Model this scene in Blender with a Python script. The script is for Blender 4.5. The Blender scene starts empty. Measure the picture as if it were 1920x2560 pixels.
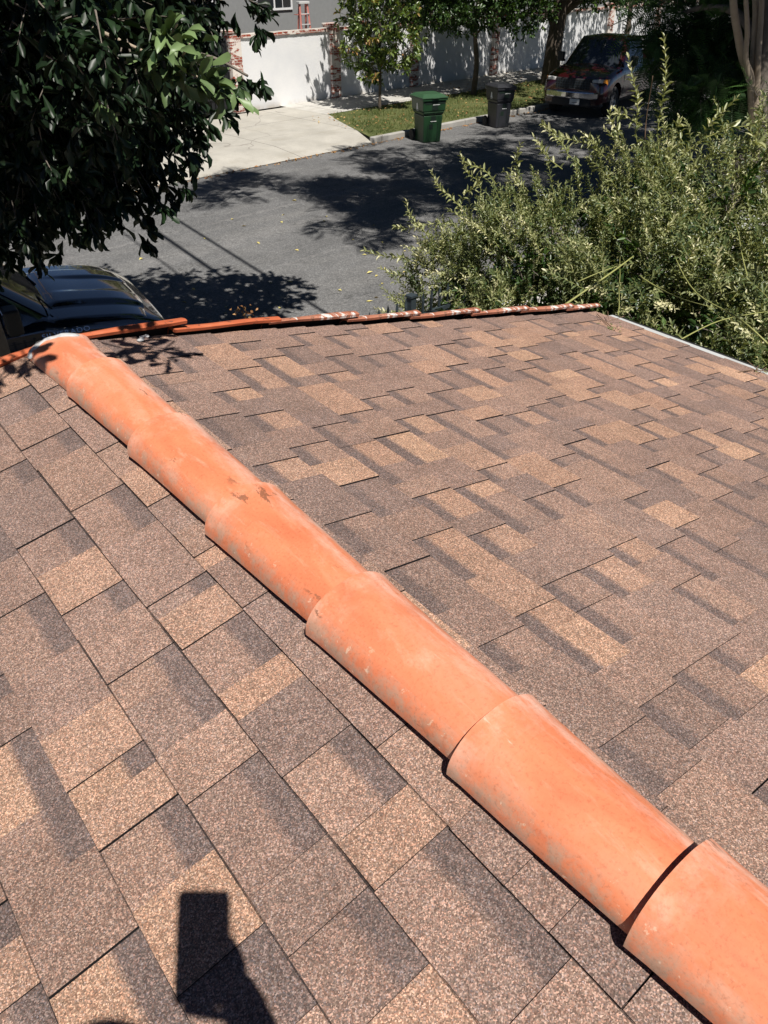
import bpy, bmesh, math, random
import numpy as np
from mathutils import Vector, Matrix, noise
random.seed(7); RNG = np.random.default_rng(7)
scene = bpy.context.scene
COL = scene.collection
R = math.radians
PI = math.pi
CAMH = 4.3
PITCH = R(36.1)
# ------------------------------------------------------------------ camera
cd = bpy.data.cameras.new("camera"); cam = bpy.data.objects.new("camera", cd); COL.objects.link(cam)
cam.location = (0, 0, CAMH); cam.rotation_euler = (PI/2 - PITCH, 0, 0)
cd.sensor_fit = 'VERTICAL'; cd.sensor_height = 24.0; cd.lens = 24.0*1923/2560
cd.clip_start = 0.02; cd.clip_end = 2000
scene.camera = cam
# ------------------------------------------------------------------ world and sun
SUN = Vector((415, -983, 1916)).normalized()
w = bpy.data.worlds.new("World"); scene.world = w; w.use_nodes = True
nt = w.node_tree; bg = nt.nodes['Background']
sky = nt.nodes.new('ShaderNodeTexSky'); sky.sky_type = 'NISHITA'; sky.sun_disc = False
sky.altitude = 2500; sky.air_density = .5; sky.dust_density = .15; sky.ozone_density = 1.5
sky.sun_elevation = math.asin(SUN.z); sky.sun_rotation = math.atan2(SUN.x, SUN.y)
nt.links.new(sky.outputs[0], bg.inputs[0]); bg.inputs[1].default_value = 0.05
ld = bpy.data.lights.new("sun", 'SUN'); ld.energy = 5.0; ld.angle = R(0.5); ld.color = (1, .95, .88)
lo = bpy.data.objects.new("sun", ld); COL.objects.link(lo)
lo.rotation_euler = (-SUN).to_track_quat('-Z', 'Y').to_euler(); lo.location = SUN*30
scene.view_settings.view_transform = 'Standard'; scene.view_settings.look = 'None'
scene.view_settings.exposure = 0.30; scene.view_settings.gamma = 1.0
scene.cycles.max_bounces = 6; scene.cycles.transparent_max_bounces = 8

# ------------------------------------------------------------------ helpers
def at(x, y, Y):
    """a point Y metres ahead along the line of sight of a place in the photograph"""
    X = x-960; u = 1280-y
    F = 1923*math.cos(PITCH)+u*math.sin(PITCH); D = 1923*math.sin(PITCH)-u*math.cos(PITCH)
    return Vector((X*Y/F, Y, CAMH-D*Y/F))
def SN(s, n, z=0): return Vector(((s-n)*.70711, (s+n)*.70711, z))
def tag(o, label=None, cat=None, group=None, kind=None):
    if label: o['label'] = label
    if cat: o['category'] = cat
    if group: o['group'] = group
    if kind: o['kind'] = kind
    return o
def empty(name, loc=(0, 0, 0), rz=0, label=None, cat=None, group=None):
    o = bpy.data.objects.new(name, None); COL.objects.link(o); o.location = loc; o.rotation_euler = (0, 0, rz)
    o.empty_display_size = .2
    return tag(o, label, cat, group)
class MB:
    def __init__(s): s.v = []; s.f = []; s.m = []; s.c = []
    def face(s, idx, m=0, c=(1, 1, 1)): s.f.append(tuple(idx)); s.m.append(m); s.c.append(c)
    def add(s, vs, fs, m=0, c=(1, 1, 1)):
        b = len(s.v); s.v += [tuple(p) for p in vs]
        for f in fs: s.face([i+b for i in f], m, c)
        return b
    def box(s, x0, y0, z0, x1, y1, z1, m=0, c=(1, 1, 1), M=None):
        vs = [(x0,y0,z0),(x1,y0,z0),(x1,y1,z0),(x0,y1,z0),(x0,y0,z1),(x1,y0,z1),(x1,y1,z1),(x0,y1,z1)]
        if M: vs = [M @ Vector(p) for p in vs]
        s.add(vs, [(0,3,2,1),(4,5,6,7),(0,1,5,4),(1,2,6,5),(2,3,7,6),(3,0,4,7)], m, c)
    def tube(s, pts, rad, seg=6, m=0, c=(1, 1, 1), cap=True):
        pts = [Vector(p) for p in pts]; n = len(pts)
        if not hasattr(rad, '__len__'): rad = [rad]*n
        b = len(s.v); ref = Vector((.13, .21, .97)) 
        for i, p in enumerate(pts):
            d = (pts[min(i+1, n-1)]-pts[max(i-1, 0)])
            if d.length < 1e-9: d = Vector((0, 0, 1))
            d.normalize(); r0 = ref if abs(d.dot(ref)) < .95 else Vector((1, 0, 0))
            x = d.cross(r0).normalized(); y = d.cross(x)
            for k in range(seg):
                a = 2*PI*k/seg; s.v.append(tuple(p+x*math.cos(a)*rad[i]+y*math.sin(a)*rad[i]))
        for i in range(n-1):
            for k in range(seg):
                k2 = (k+1) % seg
                s.face((b+i*seg+k, b+i*seg+k2, b+(i+1)*seg+k2, b+(i+1)*seg+k), m, c)
        if cap:
            s.face([b+k for k in range(seg)][::-1], m, c); s.face([b+(n-1)*seg+k for k in range(seg)], m, c)
    def lathe(s, prof, seg=24, M=None, m=0, c=(1, 1, 1)):
        b = len(s.v)
        for (r, z) in prof:
            for k in range(seg):
                a = 2*PI*k/seg; p = Vector((r*math.cos(a), r*math.sin(a), z)); s.v.append(tuple(M @ p if M else p))
        for i in range(len(prof)-1):
            for k in range(seg):
                k2 = (k+1) % seg; s.face((b+i*seg+k, b+i*seg+k2, b+(i+1)*seg+k2, b+(i+1)*seg+k), m, c)
    def build(s, name, mats, parent=None, smooth=False, bevel=0, loc=None, rz=None, col=False, subsurf=0, bseg=2):
        me = bpy.data.meshes.new(name); me.from_pydata(s.v, [], s.f)
        if not isinstance(mats, (list, tuple)): mats = [mats]
        for m in mats: me.materials.append(m)
        me.polygons.foreach_set('material_index', s.m)
        if smooth: me.polygons.foreach_set('use_smooth', [True]*len(s.f))
        if col:
            at_ = me.color_attributes.new('Col', 'FLOAT_COLOR', 'CORNER'); buf = []
            for f, cc in zip(s.f, s.c):
                cc4 = (cc[0], cc[1], cc[2], cc[3] if len(cc) > 3 else 1.0); buf += list(cc4)*len(f)
            at_.data.foreach_set('color', buf)
        me.update()
        o = bpy.data.objects.new(name, me); COL.objects.link(o)
        if parent: o.parent = parent
        if loc is not None: o.location = loc
        if rz is not None: o.rotation_euler = (0, 0, rz)
        if bevel:
            b = o.modifiers.new('b', 'BEVEL'); b.width = bevel; b.segments = bseg; b.limit_method = 'ANGLE'; b.angle_limit = R(35)
        if subsurf:
            b = o.modifiers.new('s', 'SUBSURF'); b.levels = subsurf; b.render_levels = subsurf
        return o
def copy_tree(o, parent=None):
    c = o.copy(); COL.objects.link(c)
    if parent: c.parent = parent
    for ch in [k for k in o.children]: copy_tree(ch, c)
    return c

# ------------------------------------------------------------------ materials
class NM:
    """small node-material writer"""
    def __init__(s, name, rough=.6, metal=0, spec=.5):
        s.mat = bpy.data.materials.new(name); s.mat.use_nodes = True; s.t = s.mat.node_tree; s.p = s.t.nodes['Principled BSDF']
        s.p.inputs['Roughness'].default_value = rough; s.p.inputs['Metallic'].default_value = metal
        s.p.inputs['Specular IOR Level'].default_value = spec
    def n(s, t, **k):
        nd = s.t.nodes.new(t)
        for a, b in k.items():
            if a in nd.inputs.keys(): s.put(nd.inputs[a], b)
            else: setattr(nd, a, b)
        return nd
    def put(s, inp, val):
        if isinstance(val, bpy.types.NodeSocket): s.t.links.new(val, inp)
        elif isinstance(val, (tuple, list)) and len(val) == 3 and inp.type == 'RGBA': inp.default_value = (*val, 1)
        else: inp.default_value = val
    def coord(s, scale=(1, 1, 1), rot=(0, 0, 0), kind='Object'):
        tc = s.n('ShaderNodeTexCoord'); mp = s.n('ShaderNodeMapping'); s.put(mp.inputs['Vector'], tc.outputs[kind])
        mp.inputs['Scale'].default_value = scale; mp.inputs['Rotation'].default_value = rot; return mp.outputs[0]
    def noise(s, vec, scale, detail=3, rough=.6, dist=0):
        nd = s.n('ShaderNodeTexNoise'); s.put(nd.inputs['Vector'], vec); nd.inputs['Scale'].default_value = scale
        nd.inputs['Detail'].default_value = detail; nd.inputs['Roughness'].default_value = rough; nd.inputs['Distortion'].default_value = dist
        return nd.outputs['Fac']
    def vor(s, vec, scale, out='Color', feature='F1'):
        nd = s.n('ShaderNodeTexVoronoi'); nd.feature = feature; s.put(nd.inputs['Vector'], vec); nd.inputs['Scale'].default_value = scale
        return nd.outputs[out]
    def ramp(s, fac, stops, interp='LINEAR'):
        nd = s.n('ShaderNodeValToRGB'); s.put(nd.inputs[0], fac); cr = nd.color_ramp; cr.interpolation = interp
        while len(cr.elements) < len(stops): cr.elements.new(.5)
        for e, (p, c) in zip(cr.elements, stops):
            e.position = p; e.color = (*c, 1) if hasattr(c, '__len__') else (c, c, c, 1)
        return nd.outputs[0]
    def mix(s, f, a, b, mode='MIX'):
        nd = s.n('ShaderNodeMix'); nd.data_type = 'RGBA'; nd.blend_type = mode
        s.put(nd.inputs[0], f); s.put(nd.inputs[6], a); s.put(nd.inputs[7], b); return nd.outputs[2]
    def math(s, op, a, b=0, c=0):
        nd = s.n('ShaderNodeMath'); nd.operation = op; s.put(nd.inputs[0], a); s.put(nd.inputs[1], b); s.put(nd.inputs[2], c); return nd.outputs[0]
    def attr(s, name='Col'):
        nd = s.n('ShaderNodeAttribute'); nd.attribute_name = name; return nd
    def sep(s, v):
        nd = s.n('ShaderNodeSeparateXYZ'); s.put(nd.inputs[0], v); return nd.outputs
    def comb(s, x, y, z):
        nd = s.n('ShaderNodeCombineXYZ'); s.put(nd.inputs[0], x); s.put(nd.inputs[1], y); s.put(nd.inputs[2], z); return nd.outputs[0]
    def bump(s, h, strength=.4, dist=.01):
        nd = s.n('ShaderNodeBump'); s.put(nd.inputs['Height'], h); nd.inputs['Strength'].default_value = strength; nd.inputs['Distance'].default_value = dist
        s.put(s.p.inputs['Normal'], nd.outputs[0])
    def color(s, v): s.put(s.p.inputs['Base Color'], v)
    def rough(s, v): s.put(s.p.inputs['Roughness'], v)
M = {}
def plain(name, c, rough=.5, metal=0, spec=.5, coat=0, var=.12, scale=8, bump=0):
    m = NM(name, rough, metal, spec); v = m.coord(); nz = m.noise(v, scale, 4)
    m.color(m.mix(nz, tuple(x*(1-var) for x in c), tuple(min(1, x*(1+var)) for x in c)))
    if coat: m.p.inputs['Coat Weight'].default_value = coat; m.p.inputs['Coat Roughness'].default_value = .04
    if bump: m.bump(m.noise(v, scale*6, 3), bump, .005)
    m.p.inputs['Coat IOR'].default_value = 2.1 if name == 'paint_black' else 1.5
    M[name] = m.mat; return m.mat
# shingle granules: the colour of each tab comes from 'Col'; alpha of Col 0 marks the black asphalt edge
m = NM('shingle', .9, 0, .25); v = m.coord(); a = m.attr()
g1 = m.vor(v, 540); gs = m.sep(g1); g2 = m.vor(v, 240); g2s = m.sep(g2)
lum = m.ramp(gs[0], [(0, .44), (.35, .72), (.62, 1.0), (.82, 1.42), (1, 2.15)])
lum2 = m.ramp(g2s[1], [(0, .86), (1, 1.14)])
c = m.mix(1.0, a.outputs['Color'], lum, 'MULTIPLY'); c = m.mix(1.0, c, lum2, 'MULTIPLY')
hue = m.ramp(gs[1], [(0, (1.14, .95, .86)), (.5, (1, 1, 1)), (.8, (1.0, 1.04, .98)), (1, (.86, .98, 1.16))])
c = m.mix(1.0, c, hue, 'MULTIPLY')
big = m.ramp(m.noise(v, 2.2, 4), [(.25, .86), (.75, 1.12)]); c = m.mix(1.0, c, big, 'MULTIPLY'); c = m.mix(1.0, c, m.ramp(m.noise(v, 13, 5, .7), [(.3, .88), (.7, 1.12)]), 'MULTIPLY')
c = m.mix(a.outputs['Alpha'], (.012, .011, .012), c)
m.color(c); m.bump(m.math('ADD', gs[2], m.math('MULTIPLY', m.noise(v, 6, 2), 6)), .35, .0012); M['shingle'] = m.mat
# terracotta ridge tiles
m = NM('terracotta', .62, 0, .35); v = m.coord(); a = m.attr(); xyz = m.sep(v)
tc = m.n('ShaderNodeObjectInfo'); rv = m.n('ShaderNodeVectorMath'); rv.operation = 'ADD'; m.put(rv.inputs[0], v)
m.put(rv.inputs[1], m.comb(m.math('MULTIPLY', tc.outputs['Random'], 40), m.math('MULTIPLY', tc.outputs['Random'], 17), 0)); v2 = rv.outputs[0]
sv = m.n('ShaderNodeMapping'); m.put(sv.inputs['Vector'], v2); sv.inputs['Scale'].default_value = (3.2, .9, 3.2)
st = m.noise(sv.outputs[0], 3.0, 5, .6, .6)
base = m.ramp(st, [(.25, (.60, .165, .078)), (.5, (.70, .228, .110)), (.72, (.75, .30, .18))])
base = m.mix(m.math('MULTIPLY', m.math('SUBTRACT', tc.outputs['Random'], .5), .5), base, (.60, .16, .09))
chalk = m.ramp(m.noise(sv.outputs[0], 4.5, 6, .72, .5), [(.54, 0), (.76, .6)])
base = m.mix(chalk, base, (.76, .46, .33))
sepa = m.sep(a.outputs['Color'])           # red channel: how near the lower edge (0..1) ; green: near the tile's front lip ; blue: painted shade on inner faces
side = m.math('MULTIPLY', m.ramp(m.math('ADD', m.math('MULTIPLY', xyz[0], 10), 0), [(.05, 0), (.75, 1)]), m.ramp(m.noise(sv.outputs[0], 8, 6, .7), [(.42, 0), (.62, .75)]))
base = m.mix(side, base, (.78, .56, .46))
edge = m.math('MULTIPLY', m.ramp(sepa[0], [(.45, 0), (.95, 1)]), m.ramp(m.noise(v2, 22, 6, .75), [(.42, 0), (.6, 1)]))
base = m.mix(m.math('MULTIPLY', edge, .72), base, (.40, .33, .25))
wh = m.math('MULTIPLY', m.ramp(sepa[0], [(.3, 0), (.8, 1)]), m.ramp(m.noise(v2, 48, 4, .7), [(.63, 0), (.68, 1)]))
base = m.mix(m.math('MULTIPLY', wh, .6), base, (.80, .62, .45))
lip = m.math('MULTIPLY', m.ramp(sepa[1], [(.80, 0), (.98, .55)]), m.ramp(m.noise(v2, 14, 5, .7), [(.45, .05), (.68, 1)]))
base = m.mix(lip, base, (.78, .48, .36))
sm = m.n('ShaderNodeMapping'); m.put(sm.inputs['Vector'], v2); sm.inputs['Scale'].default_value = (1.0, .35, 1.0)
scuff = m.math('MULTIPLY', m.ramp(m.noise(sm.outputs[0], 17, 6, .75, .4), [(.612, 0), (.635, 1)]), m.ramp(m.noise(v2, 4.5, 2), [(.48, 0), (.56, 1)]))
base = m.mix(m.math('MULTIPLY', scuff, .72), base, (.16, .075, .04))
pore = m.ramp(m.noise(v2, 160, 3, .7), [(.30, .80), (.45, 1), (.75, 1.06)]); base = m.mix(1.0, base, pore, 'MULTIPLY')
fine = m.n('ShaderNodeMapping'); m.put(fine.inputs['Vector'], v2); fine.inputs['Scale'].default_value = (14, 1.2, 14)
scr = m.math('MULTIPLY', m.ramp(m.noise(fine.outputs[0], 7, 5, .7), [(.66, 0), (.72, .5)]), m.ramp(m.noise(v2, 5, 2), [(.45, 0), (.6, 1)])); base = m.mix(scr, base, (.86, .58, .46))
rust = m.ramp(m.noise(v2, 6.5, 4, .6), [(.60, 0), (.75, .45)]); base = m.mix(rust, base, (.50, .13, .055))
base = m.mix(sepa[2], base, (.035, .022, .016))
m.color(base); m.rough(m.ramp(st, [(.3, .5), (.7, .72)])); m.bump(m.noise(v2, 9, 5), .25, .004); M['terracotta'] = m.mat
m = NM('old_terracotta', .8, 0, .2); v = m.coord(); nz = m.noise(m.coord((1, 3, 1)), 7, 6, .7)
b = m.ramp(m.noise(v, 14, 5), [(.3, (.30, .10, .055)), (.7, (.46, .20, .13))])
b = m.mix(m.ramp(nz, [(.56, 0), (.59, 1)]), b, (.74, .70, .66)); b = m.mix(m.ramp(m.noise(v, 40, 4), [(.58, 0), (.64, .7)]), b, (.10, .07, .05))
b = m.mix(m.sep(m.attr().outputs['Color'])[2], b, (.03, .02, .016)); m.color(b); m.bump(nz, .5, .004); M['old_terracotta'] = m.mat  # blue channel darkens the inside, painting the shade under the tile
m = NM('orange_terracotta', .7, 0, .3); v = m.coord(); b = m.ramp(m.noise(m.coord((6, 1, 6)), 5, 6, .7), [(.3, (.40, .085, .035)), (.55, (.53, .14, .06)), (.75, (.62, .22, .12))]); b = m.mix(m.ramp(m.noise(v, 30, 5), [(.6, 0), (.66, .8)]), b, (.13, .06, .04)); b = m.mix(m.sep(m.attr().outputs['Color'])[2], b, (.03, .02, .016)); m.color(b); M['orange_terracotta'] = m.mat  # inside of the arch gets painted shade from the blue channel
m = NM('mortar', .9); v = m.coord(); m.color(m.ramp(m.noise(v, 20, 5), [(.35, .20), (.5, .48), (.8, .62)])); m.bump(m.noise(v, 30, 5), .9, .01); M['mortar'] = m.mat
# asphalt
m = NM('asphalt', .85, 0, .35); v = m.coord(); st = m.coord((.18, 1, 1)); 
c = m.ramp(m.noise(v, .8, 6, .65), [(.3, .112), (.7, .165)])
c = m.mix(m.ramp(m.noise(st, 1.6, 6, .7), [(.5, 0), (.72, .5)]), c, (.215, .21, .20))
c = m.mix(1.0, c, m.ramp(m.sep(m.vor(v, 55))[0], [(0, .72), (.7, 1.05), (1, 1.55)]), 'MULTIPLY')
c = m.mix(m.ramp(m.noise(v, 30, 3), [(.68, 0), (.72, .5)]), c, (.30, .29, .27))
cw = m.n('ShaderNodeVectorMath'); cw.operation = 'ADD'; m.put(cw.inputs[0], m.coord((.25, .45, 1)))
nn = m.n('ShaderNodeTexNoise'); nn.inputs['Scale'].default_value = 1.5; m.put(nn.inputs['Vector'], v); m.put(cw.inputs[1], nn.outputs['Color'])
cr = m.ramp(m.vor(cw.outputs[0], .9, 'Distance', 'DISTANCE_TO_EDGE'), [(0, 1), (.008, 0)])
c = m.mix(m.math('MULTIPLY', cr, .55), c, (.03, .03, .03))
y = m.sep(v)[1]
for yy, ww, al in ((10.4, .05, .35), (13.3, .06, .35), (12.0, .25, .22)):
    band = m.math('COMPARE', y, yy, ww); c = m.mix(m.math('MULTIPLY', m.math('MULTIPLY', band, m.ramp(m.noise(v, 5, 5, .8), [(.45, 0), (.6, 1)])), al), c, (.30, .29, .28))
c = m.mix(m.ramp(m.noise(v, 1.1, 4, .6), [(.63, 0), (.70, .45)]), c, (.055, .053, .052))
m.color(c); m.bump(m.noise(v, 120, 3), .5, .004); M['asphalt'] = m.mat
# concrete, with joints every so often
def concrete(name, lo, hi, joints=(), tint=(1, .97, .9)):
    m = NM(name, .88, 0, .3); v = m.coord()
    c = m.ramp(m.noise(v, 1.3, 6, .65), [(.3, tuple(lo*t for t in tint)), (.7, tuple(hi*t for t in tint))])
    c = m.mix(1.0, c, m.ramp(m.noise(v, 60, 3), [(.3, .88), (.7, 1.08)]), 'MULTIPLY')
    c = m.mix(m.ramp(m.noise(v, 3.2, 6, .75), [(.58, 0), (.75, .35)]), c, (.22, .2, .17))
    xs = m.sep(v)
    for ax, pos, per in joints:
        q = m.math('ABSOLUTE', m.math('SUBTRACT', m.math('MODULO', m.math('ADD', m.math('SUBTRACT', xs[ax], pos), per*200), per), per/2))
        c = m.mix(m.math('MULTIPLY', m.math('GREATER_THAN', q, per/2-.012), .75), c, (.10, .09, .08))
    c = m.mix(m.ramp(m.noise(m.coord((.5, 1.4, 1)), 1.7, 5, .7), [(.52, 0), (.7, .4)]), c, (.30, .27, .21))
    cw = m.n('ShaderNodeVectorMath'); cw.operation = 'ADD'; m.put(cw.inputs[0], v); nn = m.n('ShaderNodeTexNoise'); nn.inputs['Scale'].default_value = .9; m.put(nn.inputs['Vector'], v); m.put(cw.inputs[1], nn.outputs['Color'])
    cr = m.math('MULTIPLY', m.ramp(m.vor(cw.outputs[0], .33, 'Distance', 'DISTANCE_TO_EDGE'), [(0, 1), (.006, 0)]), m.ramp(m.noise(v, .5, 1), [(.5, 0), (.55, 1)]))
    c = m.mix(m.math('MULTIPLY', cr, .6), c, (.12, .1, .09))
    m.color(c); m.bump(m.noise(v, 80, 3), .3, .003); M[name] = m.mat
concrete('concrete', .43, .55, ((0, .4, 1.5), (1, .0, 1.37)))
concrete('apron_concrete', .37, .48, ((0, 1.2, 3.1), (1, 20.35, 30.0)), (1, .955, .85))
concrete('curb_concrete', .30, .42, ((0, .3, 1.8),))
# soil and grass
m = NM('soil', .95); v = m.coord(); m.color(m.ramp(m.noise(v, 5, 6), [(.3, (.07, .05, .03)), (.6, (.14, .10, .065)), (.8, (.20, .16, .11))])); m.bump(m.noise(v, 30, 4), .8, .02); M['soil'] = m.mat
m = NM('lawn', .95); v = m.coord(); m.color(m.ramp(m.noise(v, 3, 6), [(.3, (.055, .075, .018)), (.55, (.10, .115, .032)), (.75, (.20, .17, .075))])); m.bump(m.noise(v, 60, 4), .8, .02); M['lawn'] = m.mat
# brick with whitewash
def brick(name, white=.5, dark=1.0):
    m = NM(name, .85, 0, .2); xs = m.sep(m.coord()); vec = m.comb(m.math('ADD', xs[0], xs[1]), xs[2], 0)
    b = m.n('ShaderNodeTexBrick'); m.put(b.inputs['Vector'], vec); b.inputs['Scale'].default_value = 1.0
    b.inputs['Brick Width'].default_value = .205; b.inputs['Row Height'].default_value = .072; b.inputs['Mortar Size'].default_value = .007; b.inputs['Bias'].default_value = 0
    m.put(b.inputs['Color1'], (.36*dark, .085*dark, .05*dark)); m.put(b.inputs['Color2'], (.22*dark, .06*dark, .045*dark)); m.put(b.inputs['Mortar'], (.5, .47, .42))
    cell = m.vor(m.comb(m.math('MULTIPLY', m.math('ADD', xs[0], xs[1]), 4.9), m.math('MULTIPLY', xs[2], 13.9), 0), 1.0)
    mask = m.ramp(m.math('ADD', m.math('MULTIPLY', m.sep(cell)[0], .55), m.math('MULTIPLY', m.noise(m.coord(), 18, 5, .7), .9)), [(.78-white*.25, 0), (.88-white*.25, 1)])
    m.color(m.mix(mask, b.outputs['Color'], (.72, .66, .6))); m.bump(b.outputs['Fac'], -.6, .01); M[name] = m.mat
brick('brick', .5); brick('brick_cap', .25, 1.1)
m = NM('white_stucco', .9, 0, .2); v = m.coord()
c = m.ramp(m.noise(v, 1.1, 6, .6), [(.3, (.70, .71, .73)), (.7, (.80, .80, .80))])
low = m.math('MULTIPLY', m.ramp(m.sep(v)[2], [(0, 1), (.16, 0)]), m.ramp(m.noise(v, 3, 5), [(.35, 0), (.65, .6)]))
c = m.mix(low, c, (.55, .48, .36)); m.color(c); m.bump(m.noise(v, 25, 5), .5, .012); M['white_stucco'] = m.mat
plain('grey_stucco', (.25, .26, .265), .9, bump=.4); plain('cream_stucco', (.55, .47, .37), .9, bump=.4)
plain('window_frame', (.75, .76, .78), .4); plain('roof_brown', (.12, .09, .07), .9)
plain('iron_black', (.022, .023, .026), .45, .3, bump=.2); plain('iron_grey', (.045, .06, .07), .5, .2)
plain('glass_dark', (.02, .024, .03), .05, 0, .8); plain('chrome', (.72, .72, .74), .12, 1)
plain('drip_metal', (.58, .60, .60), .45, .1, var=.25, scale=5); plain('fascia_paint', (.42, .30, .22), .7)
plain('bin_green', (.015, .052, .020), .42, bump=.15); plain('bin_green_lid', (.035, .088, .042), .45); plain('bin_black', (.03, .031, .036), .42, bump=.15)
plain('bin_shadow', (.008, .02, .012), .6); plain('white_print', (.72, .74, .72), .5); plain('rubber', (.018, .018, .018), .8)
plain('paint_black', (.005, .011, .026), .14, 0, .6, 1.0, .05, 2); plain('paint_red', (.026, .002, .004), .18, 0, .6, 1.0, .08, 2)
plain('black_plastic', (.02, .02, .021), .6); plain('lamp_glass', (.55, .56, .55), .1, 0, .8); plain('lamp_amber', (.75, .28, .03), .2)
plain('metal_rim', (.5, .5, .52), .25, .9); plain('ladder_red', (.60, .22, .18), .6); plain('ladder_white', (.75, .75, .74), .4, .3)
plain('bark_grey', (.17, .145, .12), .9, bump=1.0, scale=14, var=.35); plain('bark_pale', (.33, .27, .20), .85, bump=.5, scale=10, var=.25); plain('bark_dark', (.10, .078, .06), .95, bump=1.0, scale=10, var=.4)
plain('stem_green', (.30, .31, .10), .6, var=.25); plain('stem_brown', (.16, .10, .06), .8)
plain('skin', (.45, .26, .18), .5); plain('cloth_navy', (.04, .05, .09), .9); plain('cloth_grey', (.2, .2, .2), .9); plain('hair', (.03, .02, .015), .7)
plain('phone_body', (.05, .05, .055), .3, .3); plain('cable_black', (.02, .02, .02), .6); plain('wood_pole', (.16, .11, .08), .9, bump=.6)
def leafmat(name, stops, rough=.4, trans=.3, tcol=(.35, .5, .08), spec=.5, backlight=None):
    m = NM(name, rough, 0, spec); a = m.attr(); x = m.sep(a.outputs['Color'])
    c = m.ramp(x[0], stops); geo = m.n('ShaderNodeNewGeometry')
    c = m.mix(m.math('MULTIPLY', geo.outputs['Backfacing'], .5), c, backlight or tuple(min(1, q*1.25) for q in stops[len(stops)//2][1]))
    m.color(c); tr = m.n('ShaderNodeBsdfTranslucent'); m.put(tr.inputs['Color'], m.mix(1.0, c, tuple(min(1, q*3) for q in tcol), 'MULTIPLY'))
    mx = m.n('ShaderNodeMixShader'); mx.inputs[0].default_value = trans
    m.t.links.new(m.p.outputs[0], mx.inputs[1]); m.t.links.new(tr.outputs[0], mx.inputs[2])
    m.t.links.new(mx.outputs[0], m.t.nodes['Material Output'].inputs['Surface']); M[name] = m.mat
leafmat('leaf_dark', [(0, (.007, .016, .007)), (.6, (.018, .040, .015)), (1, (.17, .25, .10))], .42, .08, (.3, .45, .08), .35)  # brightest stop carries the sunlight painted on the outer sprays
leafmat('leaf_fern', [(0, (.02, .05, .016)), (.6, (.04, .10, .025)), (1, (.09, .19, .04))], .5, .28, (.33, .5, .08))
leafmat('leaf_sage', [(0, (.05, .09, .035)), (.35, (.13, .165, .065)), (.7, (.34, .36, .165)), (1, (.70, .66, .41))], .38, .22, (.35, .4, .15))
leafmat('leaf_magnolia', [(0, (.03, .06, .018)), (.5, (.09, .15, .04)), (.85, (.22, .28, .08)), (1, (.35, .20, .08))], .3, .22, (.35, .45, .08))
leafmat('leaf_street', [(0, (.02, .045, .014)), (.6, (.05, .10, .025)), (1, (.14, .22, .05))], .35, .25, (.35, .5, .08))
leafmat('grass_blade', [(0, (.05, .085, .016)), (.6, (.12, .15, .038)), (1, (.30, .26, .11))], .6, .25, (.35, .45, .1))
leafmat('litter', [(0, (.30, .12, .05)), (.5, (.50, .30, .12)), (1, (.62, .55, .18))], .7, .1, (.3, .3, .1))

# ------------------------------------------------------------------ foliage tools
LANCE = ([(0,0,0),(.3,-.5,.05),(.35,0,-.03),(.3,.5,.05),(.68,-.38,.02),(.7,0,-.06),(.68,.38,.02),(1,0,-.12)],
         [(0,2,1),(0,3,2),(1,2,5,4),(2,3,6,5),(4,5,7),(5,6,7)])
OBO = ([(0,0,0),(.18,-.16,.02),(.18,0,-.02),(.18,.16,.02),(.6,-.5,.05),(.6,0,-.05),(.6,.5,.05),(.88,-.38,-.02),(.9,0,-.1),(.88,.38,-.02),(1,0,-.16)],
       [(0,2,1),(0,3,2),(1,2,5,4),(2,3,6,5),(4,5,8,7),(5,6,9,8),(7,8,10),(8,9,10)])
DIAM = ([(0,0,0),(.45,-.5,.03),(.5,0,-.04),(.45,.5,.03),(1,0,-.1)], [(0,2,1),(0,3,2),(1,2,4),(2,3,4)])
BLADE = ([(0,-.5,0),(0,.5,0),(.55,.3,.05),(.55,-.3,.05),(1,0,.18)], [(0,1,2,3),(3,2,4)])
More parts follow.
